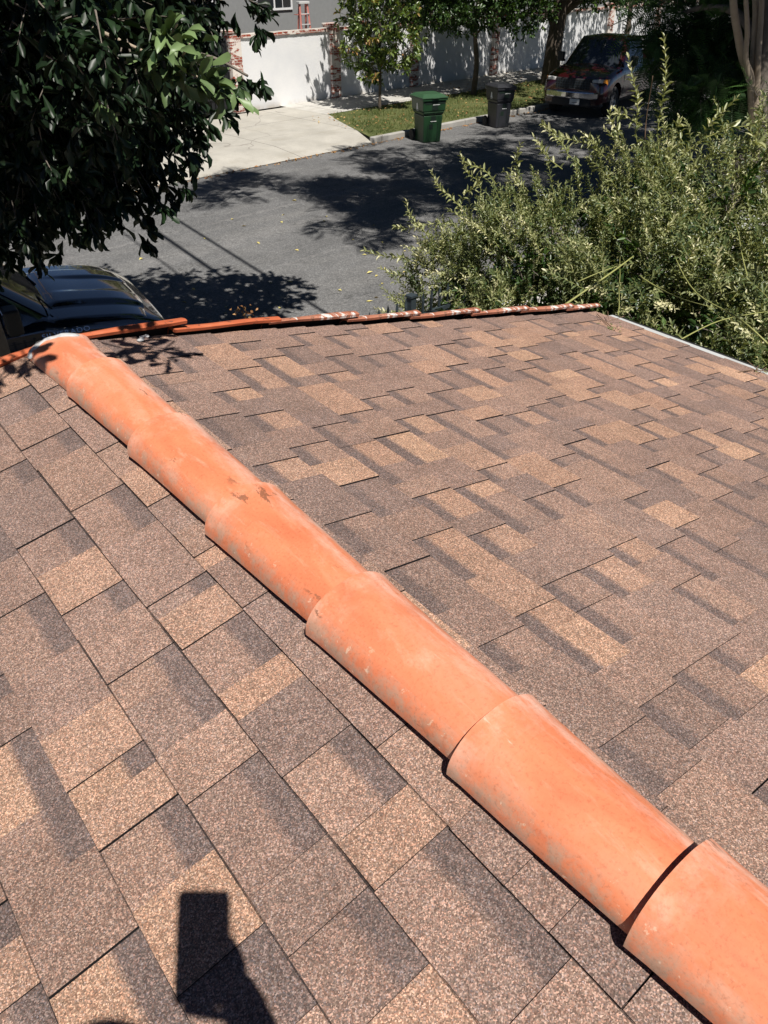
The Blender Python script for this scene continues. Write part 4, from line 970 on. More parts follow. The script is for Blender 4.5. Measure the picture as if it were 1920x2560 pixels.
# the few clumps that reach beyond the crown: round drooping tufts
tufts = []
for (x, y, Y, n_) in ((605, 165, 5.6, 4), (580, 190, 5.6, 3), (470, 370, 5.7, 3), (490, 300, 5.5, 3), (530, 290, 5.8, 2), (340, 540, 5.4, 4), (240, 560, 5.2, 3), (380, 430, 5.6, 4), (560, 150, 6.2, 3), (630, 50, 6.6, 4), (470, 445, 5.6, 2), (120, 580, 5.2, 2)):
    p = at(x, y, Y)-off
    tufts = []
    for _ in range(n_): tufts.append((p+Vector((random.gauss(0, .06), random.gauss(0, .06), random.gauss(0, .05))), Vector((random.gauss(.4, .4), random.gauss(-.2, .4), -.5)).normalized()))
    crown(T1, 'drooping_tuft', [a for a, b in tufts], [b for a, b in tufts], 9, .098, .034, 'leaf_dark', OBO, bark='bark_grey', tw=.13, trad=.003, every=0, wav=.10, droop=.5, spread=.7, colmu=.35)
for q in ([at(430, 120, 5.8), at(540, 145, 5.7), at(620, 190, 5.6)], [at(400, 300, 5.6), at(450, 360, 5.6), at(475, 420, 5.7)], [at(200, 430, 5.4), at(300, 500, 5.3), at(345, 545, 5.4)], [at(360, 340, 5.8), at(370, 390, 5.7), at(385, 440, 5.6)]):
    mb = MB(); limb(mb, rel(q, off), .014, .008, 5, .02); mb.build('branch', M['bark_grey'], T1, smooth=True)
# sprays reaching out of the shade, sunlight painted in as brighter leaf colour
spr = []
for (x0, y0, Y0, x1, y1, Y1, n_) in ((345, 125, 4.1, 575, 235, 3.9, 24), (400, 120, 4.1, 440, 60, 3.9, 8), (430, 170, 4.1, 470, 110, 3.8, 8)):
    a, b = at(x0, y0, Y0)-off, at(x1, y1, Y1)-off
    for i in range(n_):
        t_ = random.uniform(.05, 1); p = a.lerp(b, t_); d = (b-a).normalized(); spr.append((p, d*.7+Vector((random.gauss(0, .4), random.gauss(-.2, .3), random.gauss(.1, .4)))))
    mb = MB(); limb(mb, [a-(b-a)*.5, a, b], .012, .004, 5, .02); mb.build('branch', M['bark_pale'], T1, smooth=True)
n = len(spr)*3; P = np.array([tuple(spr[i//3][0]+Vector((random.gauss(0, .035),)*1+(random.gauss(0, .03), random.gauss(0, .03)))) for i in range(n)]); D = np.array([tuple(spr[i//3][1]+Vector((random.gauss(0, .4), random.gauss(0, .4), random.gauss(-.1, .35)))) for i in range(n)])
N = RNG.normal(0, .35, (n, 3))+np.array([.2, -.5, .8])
leaf_mesh('painted_sunlight_spray', P, D, N, RNG.uniform(.10, .14, n), RNG.uniform(.040, .052, n), RNG.uniform(.75, 1, n), M['leaf_dark'], T1, OBO, wav=.08)
# upper crown, above the frame: it shades everything below
up_ = [(-.3, 1.5, 6.0, 2.3, 2.0, 1.7, 620), (.4, .1, 4.6, 1.7, 1.9, 1.2, 420), (-1.0, -.6, 4.9, 1.6, 1.5, 1.2, 330), (-1.6, .9, 4.8, 1.8, 1.8, 1.3, 300), (.2, 2.2, 4.3, 1.7, 1.4, 1.0, 260), (.9, -1.6, 5.4, 1.0, 1.1, .8, 130), (-.6, 2.6, 5.2, 1.6, 1.2, 1.0, 160), (.7, -2.3, 5.5, 1.0, 1.0, .7, 260), (1.2, -.5, 5.5, .9, .9, .6, 180), (1.45, 2.3, 5.4, 1.75, 1.6, .9, 520), (2.3, 2.9, 4.9, .8, .9, .5, 110), (-.9, -2.6, 5.0, 1.3, 1.3, .8, 300), (1.6, .7, 5.0, .9, .9, .7, 170), (.2, -1.0, 4.6, 1.3, 1.0, .6, 240)]
Pu, Du = blob_points(up_, .1)
crown(T1, 'upper_foliage', Pu, Du, 11, .15, .062, 'leaf_dark', OBO, bark='bark_grey', tw=.25, trad=.006, every=6, droop=.2, spread=.95, colmu=.45)
ov = [(300, 862, 1.5, 2), (350, 868, 1.55, 3), (400, 865, 1.5, 2), (440, 872, 1.6, 2), (25, 935, 1.7, 3), (55, 905, 1.6, 2), (85, 862, 1.55, 1), (250, 835, 1.6, 2)]
Po, Do = [], []
for (x, y, t_, k_) in ov:
    X = x-960; u = 1280-y; F = 1923*math.cos(PITCH)+u*math.sin(PITCH); Dn = 1923*math.sin(PITCH)-u*math.cos(PITCH); k0 = 1.09/Dn
    for _ in range(k_): Po.append(Vector((X*k0, F*k0, CAMH-1.09))+SUN*(t_+random.uniform(0, .15))+Vector((random.gauss(0, .03), random.gauss(0, .03), 0))-off); Do.append(Vector((random.gauss(.3, .6), random.gauss(-.3, .6), -.1)).normalized())
crown(T1, 'overhanging_leaves', Po, Do, 5, .085, .032, 'leaf_dark', OBO, bark='bark_grey', tw=.14, every=1, droop=.2, spread=.9, colmu=.5)

# --- ferny-leaved tree on the near kerb at the right, several stems, crown over the road
T2 = tree('ferny_tree', 'many stemmed ferny leaved tree at the right with crown hanging over the road', 'tree'); T2.location = (6.95, 16.2, .14); off = Vector(T2.location)
def rpx(l): return [at(*q)-off for q in l]
stems = [([(1915, 520, 15.9), (1905, 400, 16), (1900, 300, 16), (1905, 180, 16.1), (1935, 0, 16.3)], .30, .15, 'bark_grey'), ([(1890, 330, 15.9), (1885, 240, 15.9), (1862, 150, 15.8), (1840, 60, 15.7), (1832, -60, 15.6)], .10, .055, 'bark_pale'),
         ([(1888, 250, 15.9), (1885, 150, 16.0), (1888, 60, 16.1), (1890, -70, 16.2)], .075, .05, 'bark_pale'), ([(1884, 300, 15.8), (1872, 200, 15.7), (1868, 120, 15.6), (1866, -60, 15.5)], .06, .035, 'bark_pale'),
         ([(1890, 240, 15.8), (1898, 130, 15.9), (1902, 40, 16), (1908, -60, 16)], .06, .04, 'bark_pale')]
for q, r0, r1, bk in stems:
    mb = MB(); pts = rpx(q)
    if r0 > .2: pts = [Vector((0, 0, -.05)), Vector((.02, .0, .8))]+pts[1:]+[pts[-1]+Vector((0, .2, 1.2))]
    limb(mb, pts, r0, r1, 12, .03); mb.build('trunk' if r0 > .2 else 'stem', M[bk], T2, smooth=True)
for q in ([(0, 0, 4.2), (-2.2, -1.2, 6.2), (-5, -2, 6.8), (-7.6, -2.0, 6.8)], [(0, .3, 4.5), (-1.5, 1.5, 6.2), (-3.0, 3.5, 7.2)], [(.1, .2, 4.6), (2.0, 2.0, 6.6), (4.5, 4.5, 7.4)], [(0, .2, 4.4), (-.3, -1.8, 6.4), (-1.8, -3.2, 7.0)], [(-.2, .2, 2.9), (-.6, .9, 3.3), (-1.2, 1.6, 3.2)]):
    mb = MB(); limb(mb, [Vector(p) for p in q], .11, .03, 8, .15); mb.build('branch', M['bark_grey'], T2, smooth=True)
def pb2(x, y, Y, r, cnt): p = at(x, y, Y)-off; return (p.x, p.y, p.z, r[0], r[1], r[2], cnt)
lowf = [pb2(1790, 130, 17.5, (1.3, 1.2, 1.0), 170), pb2(1700, 60, 18.5, (.95, 1.2, .8), 110), pb2(1760, 240, 16.6, (.6, .8, .55), 60), pb2(1850, 60, 18, (1.2, 1.0, 1.2), 120), pb2(1815, 190, 17.5, (.7, .8, .7), 70), pb2(1930, 120, 18, (1, 1, 1.2), 90),
        pb2(1690, 245, 16.5, (.25, .3, .2), 9), pb2(1900, 245, 15.2, (.25, .3, .2), 7)]
P_, D_ = blob_points(lowf, .2, .1)
A, O, b, d, n_, l, w_, c = clusters(P_, D_, 4, .42, .40, twig=.25, droop=.25, spread=.8, colmu=.45)
leaf_mesh('lower_foliage', b, d, n_, l, w_, c, M['leaf_fern'], T2, FROND); twigs_mesh('twigs', A, O, .3, .007, M['bark_grey'], T2, 3)
upf = [(-1.5, -1.0, 7.2, 3.6, 2.6, 1.6, 420), (-5.4, -2.2, 6.9, 2.2, 1.7, .9, 150), (-7.9, -1.7, 6.9, 1.5, 1.5, .7, 70), (-3.4, 1.2, 7.4, 2.8, 2.4, 1.2, 200), (3.6, 2.6, 7.6, 4.2, 3.4, 2.0, 420), (-1.5, -3.4, 6.9, 2.2, 1.4, .8, 110), (.5, 4.5, 7.4, 2.6, 2.4, 1.6, 160), (-5.4, -4.2, 6.6, 1.3, 1.0, .5, 45)]
P_, D_ = blob_points(upf, .1, .08, .8)
A, O, b, d, n_, l, w_, c = clusters(P_, D_, 5, .60, .55, twig=.4, droop=.1, spread=.85, colmu=.5)
leaf_mesh('upper_foliage', b, d, n_, l, w_, c, M['leaf_fern'], T2, FROND); twigs_mesh('twigs', A, O, .6, .014, M['bark_grey'], T2, 2, back=1.2)

# --- trees across the street
def street_tree(label, s_, n_, trunk, r0, r1, blobs, per, L, W, mat, tm=OBO, bark='bark_dark', tw=.35, every=3, limbs=(), hole=.08, shell=.2, name='street_tree', colmu=.45, colsd=.2, up=.2, terminal=False, group=None):
    t = tree(name, label, 'tree', group); t.location = SN(s_, n_, .14)
    mb = MB(); limb(mb, [Vector(p) for p in trunk], r0, r1, 10, .03); mb.build('trunk', M[bark], t, smooth=True)
    for q in limbs: mb = MB(); limb(mb, [Vector(p) for p in q], r1*.8, r1*.25, 7, .08); mb.build('branch', M[bark], t, smooth=True)
    P_, D_ = blob_points(blobs, shell, hole, .9)
    crown(t, 'crown', P_, D_, per, L, W, mat, tm, bark=bark, tw=tw, trad=.006, every=every, up=up, spread=.9, colmu=colmu, colsd=colsd, terminal=terminal)
    return t
street_tree('young magnolia with pale tipped leaves growing in the grass before the sunlit wall', 19.55, 19.75, [(0, 0, 0), (.02, 0, 1), (0, .03, 2.5), (.05, 0, 4.2), (0, 0, 6.2)], .055, .02,
    [(.1, 0, 1.2, .65, .55, .42, 60), (-.75, -.1, 1.75, .55, .5, .4, 55), (.6, 0, 1.75, .65, .5, .5, 60), (0, 0, 2.6, 1.15, .9, .8, 190), (-.2, 0, 3.7, 1.25, 1.0, .9, 200), (0, 0, 5.0, 1.0, 1.0, 1.0, 120), (0, 0, 6.1, .6, .6, .7, 40)],
    9, .17, .062, 'leaf_magnolia', tw=.22, every=1, name='magnolia_tree', colmu=.55, colsd=.22, terminal=True, hole=.25,
    limbs=[[(0, 0, 1.2), (-.4, 0, 1.6), (-.8, -.1, 1.8)], [(0, 0, 1.3), (.4, 0, 1.6), (.7, 0, 1.9)], [(0, 0, 2.0), (-.5, .1, 2.7), (-.9, 0, 3.3)], [(0, 0, 2.4), (.5, 0, 3.2), (.9, 0, 3.8)]])
street_tree('slim trunked street tree with a low leafy crown between the two bins', 24.1, 19.6, [(0, 0, 0), (.05, 0, 1), (-.05, .05, 1.9), (.0, 0, 3.5), (0, 0, 5.5)], .11, .05,
    [(0, 0, 2.9, 2.2, 1.9, .95, 560), (-1.6, -.4, 2.5, 1.3, 1.0, .6, 200), (1.3, -.6, 2.45, 1.1, .8, .5, 180), (0, 0, 4.4, 3.0, 2.7, 1.4, 620), (.4, 0, 5.8, 1.8, 1.8, 1.0, 120), (-1.8, -.6, 3.8, 1.6, 1.3, .8, 240), (-2.6, -1.0, 4.6, 1.5, 1.4, .8, 260), (0, 1.6, 4.4, 2.3, 1.9, 1.1, 460)],
    10, .15, .062, 'leaf_street', every=2, limbs=[[(0, 0, 1.9), (-.9, 0, 2.6), (-1.6, 0, 2.8)], [(0, 0, 1.9), (.9, 0, 2.6), (1.6, 0, 2.8)], [(0, 0, 2.6), (.3, -.8, 3.6), (.4, -1.4, 4)]], hole=.12)
street_tree('thick trunked old street tree shading the wall behind the black bin', 28.3, 19.3, [(0, 0, -.05), (.0, 0, .5), (.03, 0, 1.5), (.12, 0, 2.4), (.4, 0, 3.6), (.7, 0, 5.5)], .36, .22,
    [(0, 0, 4.6, 4.4, 3.6, 1.6, 900), (-2.6, -.4, 3.4, 1.6, 1.2, .6, 220), (1.8, -1.2, 3.3, 1.8, 1.2, .6, 200), (0, -1.0, 6.2, 3.4, 3.0, 1.4, 300), (3.2, 0, 3.6, 1.6, 1.4, .7, 200), (-1.6, 1.0, 4.2, 2.2, 1.9, 1.1, 460), (1.6, 3.4, 4.5, 2.4, 2.0, 1.0, 420)],
    10, .15, .065, 'leaf_street', every=3, tw=.5, limbs=[[(.1, 0, 1.7), (-.7, 0, 2.9), (-1.8, 0, 4.0)], [(.3, 0, 2.4), (1.2, -.5, 3.2), (2.2, -.8, 3.8)], [(.3, 0, 2.6), (.1, -1, 3.8), (-.4, -2, 4.6)]], hole=.1)
street_tree('slender tree behind the dark red pickup at the far pavement', 33.6, 19.4, [(0, 0, 0), (.05, 0, 1.5), (0, .05, 3), (0, 0, 5)], .12, .07,
    [(0, 0, 4.2, 3.4, 3.0, 1.4, 560), (-1.6, -.4, 3.2, 1.5, 1.1, .6, 160), (0, -1, 5.6, 2.8, 2.6, 1.2, 200)], 10, .15, .065, 'leaf_street', every=3, tw=.5, limbs=[[(0, 0, 2.2), (-1, 0, 3.2), (-2, 0, 3.8)]], hole=.1)
street_tree('dense dark street tree farthest up the street at the right', 39.5, 19.2, [(0, 0, 0), (.05, 0, 1.5), (0, .05, 3), (0, 0, 5)], .2, .1,
    [(0, 0, 4.2, 4.2, 3.2, 1.8, 330), (0, -1.5, 3.3, 3, 1.6, .8, 120)], 10, .2, .09, 'leaf_street', every=4, tw=.5, hole=.1)
street_tree('bushy dark tree on the near kerb beyond the ferny tree', 27.5, 6.6, [(0, 0, 0), (.05, 0, 1.5), (0, .05, 3), (0, 0, 5)], .22, .12,
    [(0, .5, 5.2, 4.4, 3.8, 2.0, 600), (-1.5, 1, 3.4, 1.8, 1.6, .8, 160), (-5.2, 1.6, 6.6, 4.0, 3.1, 1.3, 1250)], 10, .2, .09, 'leaf_street', every=4, tw=.5, hole=.1)
t5 = tree('garden_shrub', 'bright yellow green leafy shrub rising behind the wall above the iron gate', 'shrub'); t5.location = SN(14.6, 24.6, .14)
mb = MB()
for k in range(5): limb(mb, [(0, 0, 0), (random.uniform(-.5, .5), random.uniform(-.3, .3), 1.4), (random.uniform(-1.3, 1.3), random.uniform(-.5, .5), 3)], .04, .015, 6, .04)
mb.build('stem', M['bark_grey'], t5, smooth=True)
P_, D_ = blob_points([(0, 0, 2.3, 1.6, .9, .9, 150), (-.6, 0, 3.5, 1.5, .9, 1.0, 150), (1.2, .3, 3.2, .8, .7, .8, 60), (-2.6, 0, 2.9, 1.3, .9, 1.2, 110)], .3)
crown(t5, 'foliage', P_, D_, 10, .16, .055, 'leaf_sage', LANCE, tw=.25, every=2, up=.3, colmu=.6)

for (s_, lab) in ((27.5, 'dark leafy hedge tree rising behind the white wall near the old street tree'), (34.5, 'dark leafy hedge tree behind the white wall above the dark red pickup'), (42, 'farthest dark leafy hedge tree behind the white wall')):
    t6 = tree('hedge_tree', lab, 'tree', 'hedge trees behind the wall'); t6.location = SN(s_, 24.9, .14)
    mb = MB(); limb(mb, [(0, 0, 0), (.1, 0, 1.5), (0, .1, 3.5)], .12, .05, 8, .04); mb.build('trunk', M['bark_dark'], t6, smooth=True)
    P_, D_ = blob_points([(0, 0, 3.3, 2.6, 1.6, 1.3, 260), (-1.2, -1.0, 2.9, 1.3, 1.0, .8, 90), (1.6, 1.2, 3.2, 1.5, 1.3, 1.2, 110)], .3)
    crown(t6, 'crown', P_, D_, 10, .17, .07, 'leaf_street', OBO, tw=.3, every=4, up=.2, colmu=.4)

# ================================================================== THE PALE SHRUB BESIDE THE EAVE
SB = tree('privet_shrub', 'large sunlit shrub with pale narrow leaves spilling towards the right edge of the roof', 'shrub'); SB.location = (3.6, 6.8, .13); off = Vector(SB.location)
def wb(x, y, z, rx, ry, rz, c): return (x-off.x, y-off.y, z-off.z, rx, ry, rz, c)
bl = [wb(3.9, 7.3, 1.75, 2.1, 1.7, 1.5, 1500), wb(3.35, 5.5, 1.4, 1.25, 1.35, 1.35, 1050), wb(1.75, 8.1, 1.3, 1.15, 1.0, 1.10, 850), wb(.95, 8.6, 1.0, .80, .75, .85, 420), wb(4.9, 6.6, 1.8, 1.8, 2.0, 1.5, 800), wb(2.35, 6.55, 1.4, 1.0, 1.0, 1.15, 650), wb(3.5, 4.4, 1.45, .6, .7, .95, 420), wb(4.4, 4.4, 1.6, 1.1, 1.4, 1.3, 450), wb(2.7, 4.9, 1.35, .5, .6, .85, 300), wb(1.9, 6.0, 1.0, .6, .6, .8, 240), wb(1.2, 6.9, 1.0, .6, .6, .75, 240), wb(2.9, 8.3, 1.6, 1.3, 1.0, 1.2, 600)]
P_, D_ = blob_points(bl, .70, .12, 2.2)
def on_roof(p):    # keep shoots off the shingles
    X, Y = p.x+off.x, p.y+off.y; q = X*.780+Y*.625-QC; a = -X*.625+Y*.780
    return q < 3.06 and a < GA+.12
sh = []
for p, d in zip(P_, D_):
    if p.z < .1 or d.z < -.45 or on_roof(p): continue
    ln = random.uniform(.22, .55); dd = (d*.75+Vector((0, 0, .55))+Vector((random.gauss(0, .35), random.gauss(0, .35), random.gauss(0, .3)))).normalized(); sh.append((p-dd*ln*.35, dd, ln, random.gauss(0, .24)))
LV = [[], [], [], [], [], []]; mb = MB()
def shoot(p, d, ln, cb, curve=None, step=.0145, L=.051, rad=.003, thin=3):
    n = max(4, int(ln/step)); bend = Vector((random.gauss(0, .25), random.gauss(0, .25), random.uniform(-.5, .1)))*ln
    path = [p+d*ln*t+bend*t*t*.6 for t in (0, .25, .5, .75, 1)] if not curve else curve
    mb.tube(path, [rad*(1-.7*i/(len(path)-1)) for i in range(len(path))], thin, cap=False)
    ax = Vector((random.gauss(0, 1), random.gauss(0, 1), random.gauss(0, 1))).normalized()
    for i in range(n):
        t = (i+random.random()*.6)/n*(len(path)-1); k = min(int(t), len(path)-2); q = path[k].lerp(path[k+1], t-k); dd = (path[k+1]-path[k]).normalized()
        s1 = dd.cross(ax).normalized(); s2 = dd.cross(s1); ph = i*2.4
        sd = s1*math.cos(ph)+s2*math.sin(ph); f = i/n
        ld = dd*(.45+.5*f)+sd*(1-.4*f)+Vector((0, 0, .12-.3*random.random()))
        nn = Vector((0, 0, 1))+dd*.5-sd*.3+Vector((random.gauss(0, .35), random.gauss(0, .35), 0))
        z = max(0, min(1, .32+cb+.24*f+random.gauss(0, .12))); sz = L*(.62+.55*math.sin(PI*min(1, .25+.7*f)))*random.uniform(.8, 1.2)
        LV[0].append(tuple(q)); LV[1].append(tuple(ld)); LV[2].append(tuple(nn)); LV[3].append(sz); LV[4].append(sz*random.uniform(.27, .40)); LV[5].append(z)
for (p, d, ln, cb) in sh: shoot(p, d, ln, cb)
mbt, mb = mb, MB()
long_ = [((1595, 330), (1575, 141), 8.0), ((1651, 330), (1662, 92), 8.0), ((1425, 385), (1357, 313), 9.0), ((1742, 352), (1843, 245), 7.6), ((1800, 330), (1905, 300), 7.4), ((1146, 517), (1072, 430), 9.4), ((1120, 560), (985, 570), 9.4), ((1030, 655), (915, 627), 9.3), ((1040, 700), (945, 672), 9.0),
         ((1195, 470), (1158, 400), 9.4), ((1220, 440), (1151, 388), 9.4), ((1490, 380), (1360, 312), 8.6), ((1290, 430), (1300, 360), 9.0), ((1540, 350), (1530, 275), 8.4), ((1500, 370), (1450, 330), 8.6), ((1700, 340), (1690, 290), 8.0), ((1380, 400), (1330, 345), 8.8), ((1070, 600), (1010, 500), 9.3), ((1160, 500), (1200, 440), 9.2), ((1890, 380), (1880, 330), 7.0), ((1580, 300), (1530, 270), 8.2)]
for (a, b, Y) in long_:
    p0, p1 = at(*a, Y)-off, at(*b, Y-.1)-off; c_ = [p0.lerp(p1, t)+Vector((.03*math.sin(t*5+a[0]), 0, .02*math.sin(t*7))) for t in (-.4, 0, .25, .5, .75, 1)]
    shoot(p0, (p1-p0).normalized(), (p1-p0).length*1.3, .22, c_, step=.018, L=.075, rad=.006, thin=4)
    mb.build('long_shoot', M['stem_green'], SB, smooth=True); mb = MB()
mb = MB()
# leafless reddish stem and thick yellow-green canes crossing the front
canes = [([(1612, 350, 8), (1618, 280, 8), (1632, 190, 7.9)], .006, 'stem_brown'), ([(1405, 768, 5.6), (1500, 700, 5.7), (1585, 640, 6.0)], .010, 'stem_green'), ([(1440, 705, 6.2), (1500, 680, 6.2), (1560, 660, 6.3)], .006, 'stem_green'), ([(1920, 860, 4.4), (1850, 800, 4.6), (1740, 730, 5.2), (1690, 640, 5.8)], .006, 'stem_green'),
         ([(1545, 800, 4.7), (1548, 700, 5.6), (1552, 640, 6.2)], .004, 'stem_green'), ([(1700, 850, 4.4), (1800, 800, 4.6), (1920, 780, 4.8)], .005, 'stem_green'), ([(1600, 690, 5.5), (1690, 740, 5.1), (1790, 770, 4.9)], .005, 'stem_green'), ([(1870, 700, 5), (1850, 620, 5.4), (1840, 560, 6)], .005, 'stem_green')]
for q, r, mt in canes:
    m3 = MB(); limb(m3, [at(*k)-off for k in q], r, r*.5, 6, .02); m3.build('cane', M[mt], SB, smooth=True)
LA = [np.array(x) for x in LV]
leaf_mesh('foliage', LA[0], LA[1], LA[2], LA[3], LA[4], LA[5], M['leaf_sage'], SB, LANCE)
mbt.build('shoots', M['stem_green'], SB, smooth=True)
for k in range(7):
    m3 = MB(); a = k*.9; limb(m3, [(.15*math.cos(a), .15*math.sin(a), 0), (.5*math.cos(a), .5*math.sin(a), .7), (1.1*math.cos(a), 1.1*math.sin(a), 1.7)], .035, .01, 7, .05); m3.build('stem', M['bark_grey'], SB, smooth=True)
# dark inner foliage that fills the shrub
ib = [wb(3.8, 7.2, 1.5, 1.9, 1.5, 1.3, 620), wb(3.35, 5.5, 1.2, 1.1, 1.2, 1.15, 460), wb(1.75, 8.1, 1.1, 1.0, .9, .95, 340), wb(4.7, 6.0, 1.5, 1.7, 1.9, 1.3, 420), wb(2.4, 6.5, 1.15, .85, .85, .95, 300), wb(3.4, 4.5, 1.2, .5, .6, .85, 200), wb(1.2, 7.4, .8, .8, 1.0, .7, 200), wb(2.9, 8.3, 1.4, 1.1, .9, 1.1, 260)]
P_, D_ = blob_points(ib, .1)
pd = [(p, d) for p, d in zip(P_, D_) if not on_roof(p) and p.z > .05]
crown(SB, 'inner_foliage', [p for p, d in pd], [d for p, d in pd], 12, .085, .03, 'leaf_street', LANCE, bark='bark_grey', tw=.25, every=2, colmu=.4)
# cream flower heads at the near left corner
m3 = MB()
for (x, y, Y) in ((1045, 755, 8.2), (1052, 748, 8.2), (1150, 775, 7.0), (1262, 752, 6.8), (1155, 760, 7.0), (1350, 480, 8.6), (1870, 560, 6)):
    c = at(x, y, Y)-off
    for _ in range(16): m3.lathe([(0, -.006), (.008, 0), (0, .006)], 5, Matrix.Translation(c+Vector((random.gauss(0, .03), random.gauss(0, .03), random.gauss(0, .025)))))
m3.build('flower_heads', M['lamp_glass'], SB)
# small things on the shingles
def rp(x, y):     # a spot on the right-hand slope under a place in the photograph, in world units
    X = x-960; u = 1280-y; F = 1923*math.cos(PITCH)+u*math.sin(PITCH); Dn = 1923*math.sin(PITCH)-u*math.cos(PITCH)
    q1 = X*.780+F*.625; k = (CAMH-ZR-TT*QC)/(Dn-TT*q1); return Vector((X*k, F*k, CAMH-Dn*k+.012))
for i, (pts, lab) in enumerate(((((1492, 790), (1510, 808), (1532, 826)), 'thin dry twig with green tips lying on the far corner of the shingles'), (((1845, 936), (1880, 930), (1918, 934)), 'sprig of dry stems lying on shingles at the right eave'))):
    t = empty('fallen_twig', tuple(rp(*pts[1])), 0, lab, 'twig'); o_ = Vector(t.location)
    mb = MB(); mb.tube([rp(*p)-o_ for p in pts], .0025, 4); 
    for k in range(4): a = rp(*pts[1])-o_+Vector((random.gauss(0, .03), random.gauss(0, .03), 0)); mb.tube([a, a+Vector((random.gauss(0, .05), random.gauss(0, .05), .012))], .0018, 4)
    mb.build('stem', M['stem_brown'], t)
    n = 12; P = np.array([tuple(rp(*pts[-1])-o_+Vector((random.gauss(0, .03), random.gauss(0, .03), .006))) for _ in range(n)])
    leaf_mesh('leaf', P, RNG.normal(0, 1, (n, 3))*np.array([1, 1, .2]), np.tile([0, 0, 1.], (n, 1)), np.full(n, .03), np.full(n, .009), RNG.uniform(.2, .6, n), M['leaf_sage'], t, DIAM)
# small plant whose brown seed head shows over the rake tiles
c0 = at(613, 790, 4.5); pt = empty('rose_plant', (c0.x, c0.y, .13), 0, 'small plant with dark brown seed heads showing above the orange rake tiles', 'plant')
mb = MB()
for k in range(4): limb(mb, [(random.gauss(0, .05), .05, 0), (random.gauss(0, .04), .02, 1.4), (random.gauss(0, .02), 0, c0.z-.13-.03*k)], .008, .003, 5, .02)
mb.build('stem', M['stem_brown'], pt)
P = np.array([(random.gauss(0, .032), random.gauss(0, .03), c0.z-.13+random.uniform(-.12, .06)) for _ in range(46)]); n = len(P)
leaf_mesh('leaf', P, RNG.normal(0, 1, (n, 3)), RNG.normal(0, 1, (n, 3)), RNG.uniform(.02, .045, n), RNG.uniform(.012, .02, n), RNG.uniform(0, .25, n), M['litter'], pt, DIAM)

# ================================================================== OVERHEAD CABLES (their shadows cross the road)
for nm, (x, y) in (('far', (-12.6, 25.7)), ('near', (8.4, -5.8))):
    t = empty('utility_pole', (x, y, .0), R(34), 'tall wooden utility pole '+('across the street' if nm == 'far' else 'behind the house'), 'utility pole')
    mb = MB(); limb(mb, [(0, 0, 0), (0, 0, 5), (0, 0, 10.2)], .16, .11, 12, 0); mb.build('pole', M['wood_pole'], t, smooth=True)
    mb = MB(); mb.box(-1.2, -.05, 9.2, 1.2, .05, 9.32); mb.build('crossarm', M['wood_pole'], t)
for k, (dx, r, lab) in enumerate(((0, .045, 'thick black overhead cable spanning the street between the poles'), (.62, .036, 'thinner overhead cable right of the thick one'), (-.55, .020, 'thin overhead wire left of the thick one'))):
    a = Vector((-12.6, 25.7, 9.3))+Vector((.83, .56, 0))*dx; b = Vector((8.4, -5.8, 9.3))+Vector((.83, .56, 0))*dx
    mb = MB(); mb.tube([a.lerp(b, t/20)+Vector((0, 0, -.5*(1-(2*t/20-1)**2))) for t in range(21)], r, 6)
    o = mb.build('overhead_cable', M['cable_black'], None, smooth=True); tag(o, lab, 'cable', 'overhead cables')

# ================================================================== PHOTOGRAPHER WITH PHONE (behind the lens; casts the shadow on the shingles)
CM = Matrix.Translation((0, 0, CAMH)) @ Matrix.Rotation(PI/2-PITCH, 4, 'X')      # phone frame: x right, y up, z back
def C_(x, y, z): return CM @ Vector((x, y, z))
mb = MB(); x0, x1, y0, y1, r = -.057, .019, -.137, .017, .009
ring = [(cx+r*math.cos(R(a)), cy+r*math.sin(R(a))) for cx, cy, s in ((x1-r, y1-r, 0), (x0+r, y1-r, 90), (x0+r, y0+r, 180), (x1-r, y0+r, 270)) for a in range(s, s+91, 15)]
n = len(ring)
mb.v += [tuple(C_(x, y, .006)) for x, y in ring]+[tuple(C_(x, y, .015)) for x, y in ring]
for i in range(n): j = (i+1) % n; mb.face((i, j, n+j, n+i))
mb.face(range(n)[::-1]); mb.face([n+i for i in range(n)])
ph = mb.build('phone', M['phone_body']); tag(ph, 'black smartphone held upright in the hand of the photographer', 'phone')
def skin(name, chains, mat, parent, sub=2):
    """one continuous skinned surface from chains of (point, radius); chains may start at an existing point"""
    vs = []; es = []; rs = []; key = {}
    for ch in chains:
        prev = None
        for p, rr in ch:
            k = tuple(round(q, 4) for q in p)
            if k not in key: key[k] = len(vs); vs.append(tuple(p)); rs.append(rr)
            i = key[k]
            if prev is not None and prev != i: es.append((prev, i))
            prev = i
    me = bpy.data.meshes.new(name); me.from_pydata(vs, es, []); me.materials.append(mat)
    o = bpy.data.objects.new(name, me); COL.objects.link(o); md = o.modifiers.new('s', 'SKIN'); md.use_smooth_shade = True
    for i, rr in enumerate(rs): me.skin_vertices[0].data[i].radius = (rr, rr)
    me.skin_vertices[0].data[0].use_root = True
    md = o.modifiers.new('u', 'SUBSURF'); md.levels = md.render_levels = sub
    if parent: o.parent = parent
    return o
V = Vector
pel = V((.02, -.60, 3.62)); chest = V((.02, -.50, 3.98)); neck = V((-.04, -.36, 4.13)); head = V((-.098, -.255, 4.268))
shR = V((.21, -.47, 4.02)); shL = V((-.18, -.52, 4.02)); wrR = C_(.055, -.175, .035); elR = V((.34, -.33, 3.78)); elL = V((-.30, -.50, 3.72)); wrL = V((-.22, -.34, 3.55))
zk = lambda x, y: ZR-TT*abs((x*.780+y*.625)-QC)
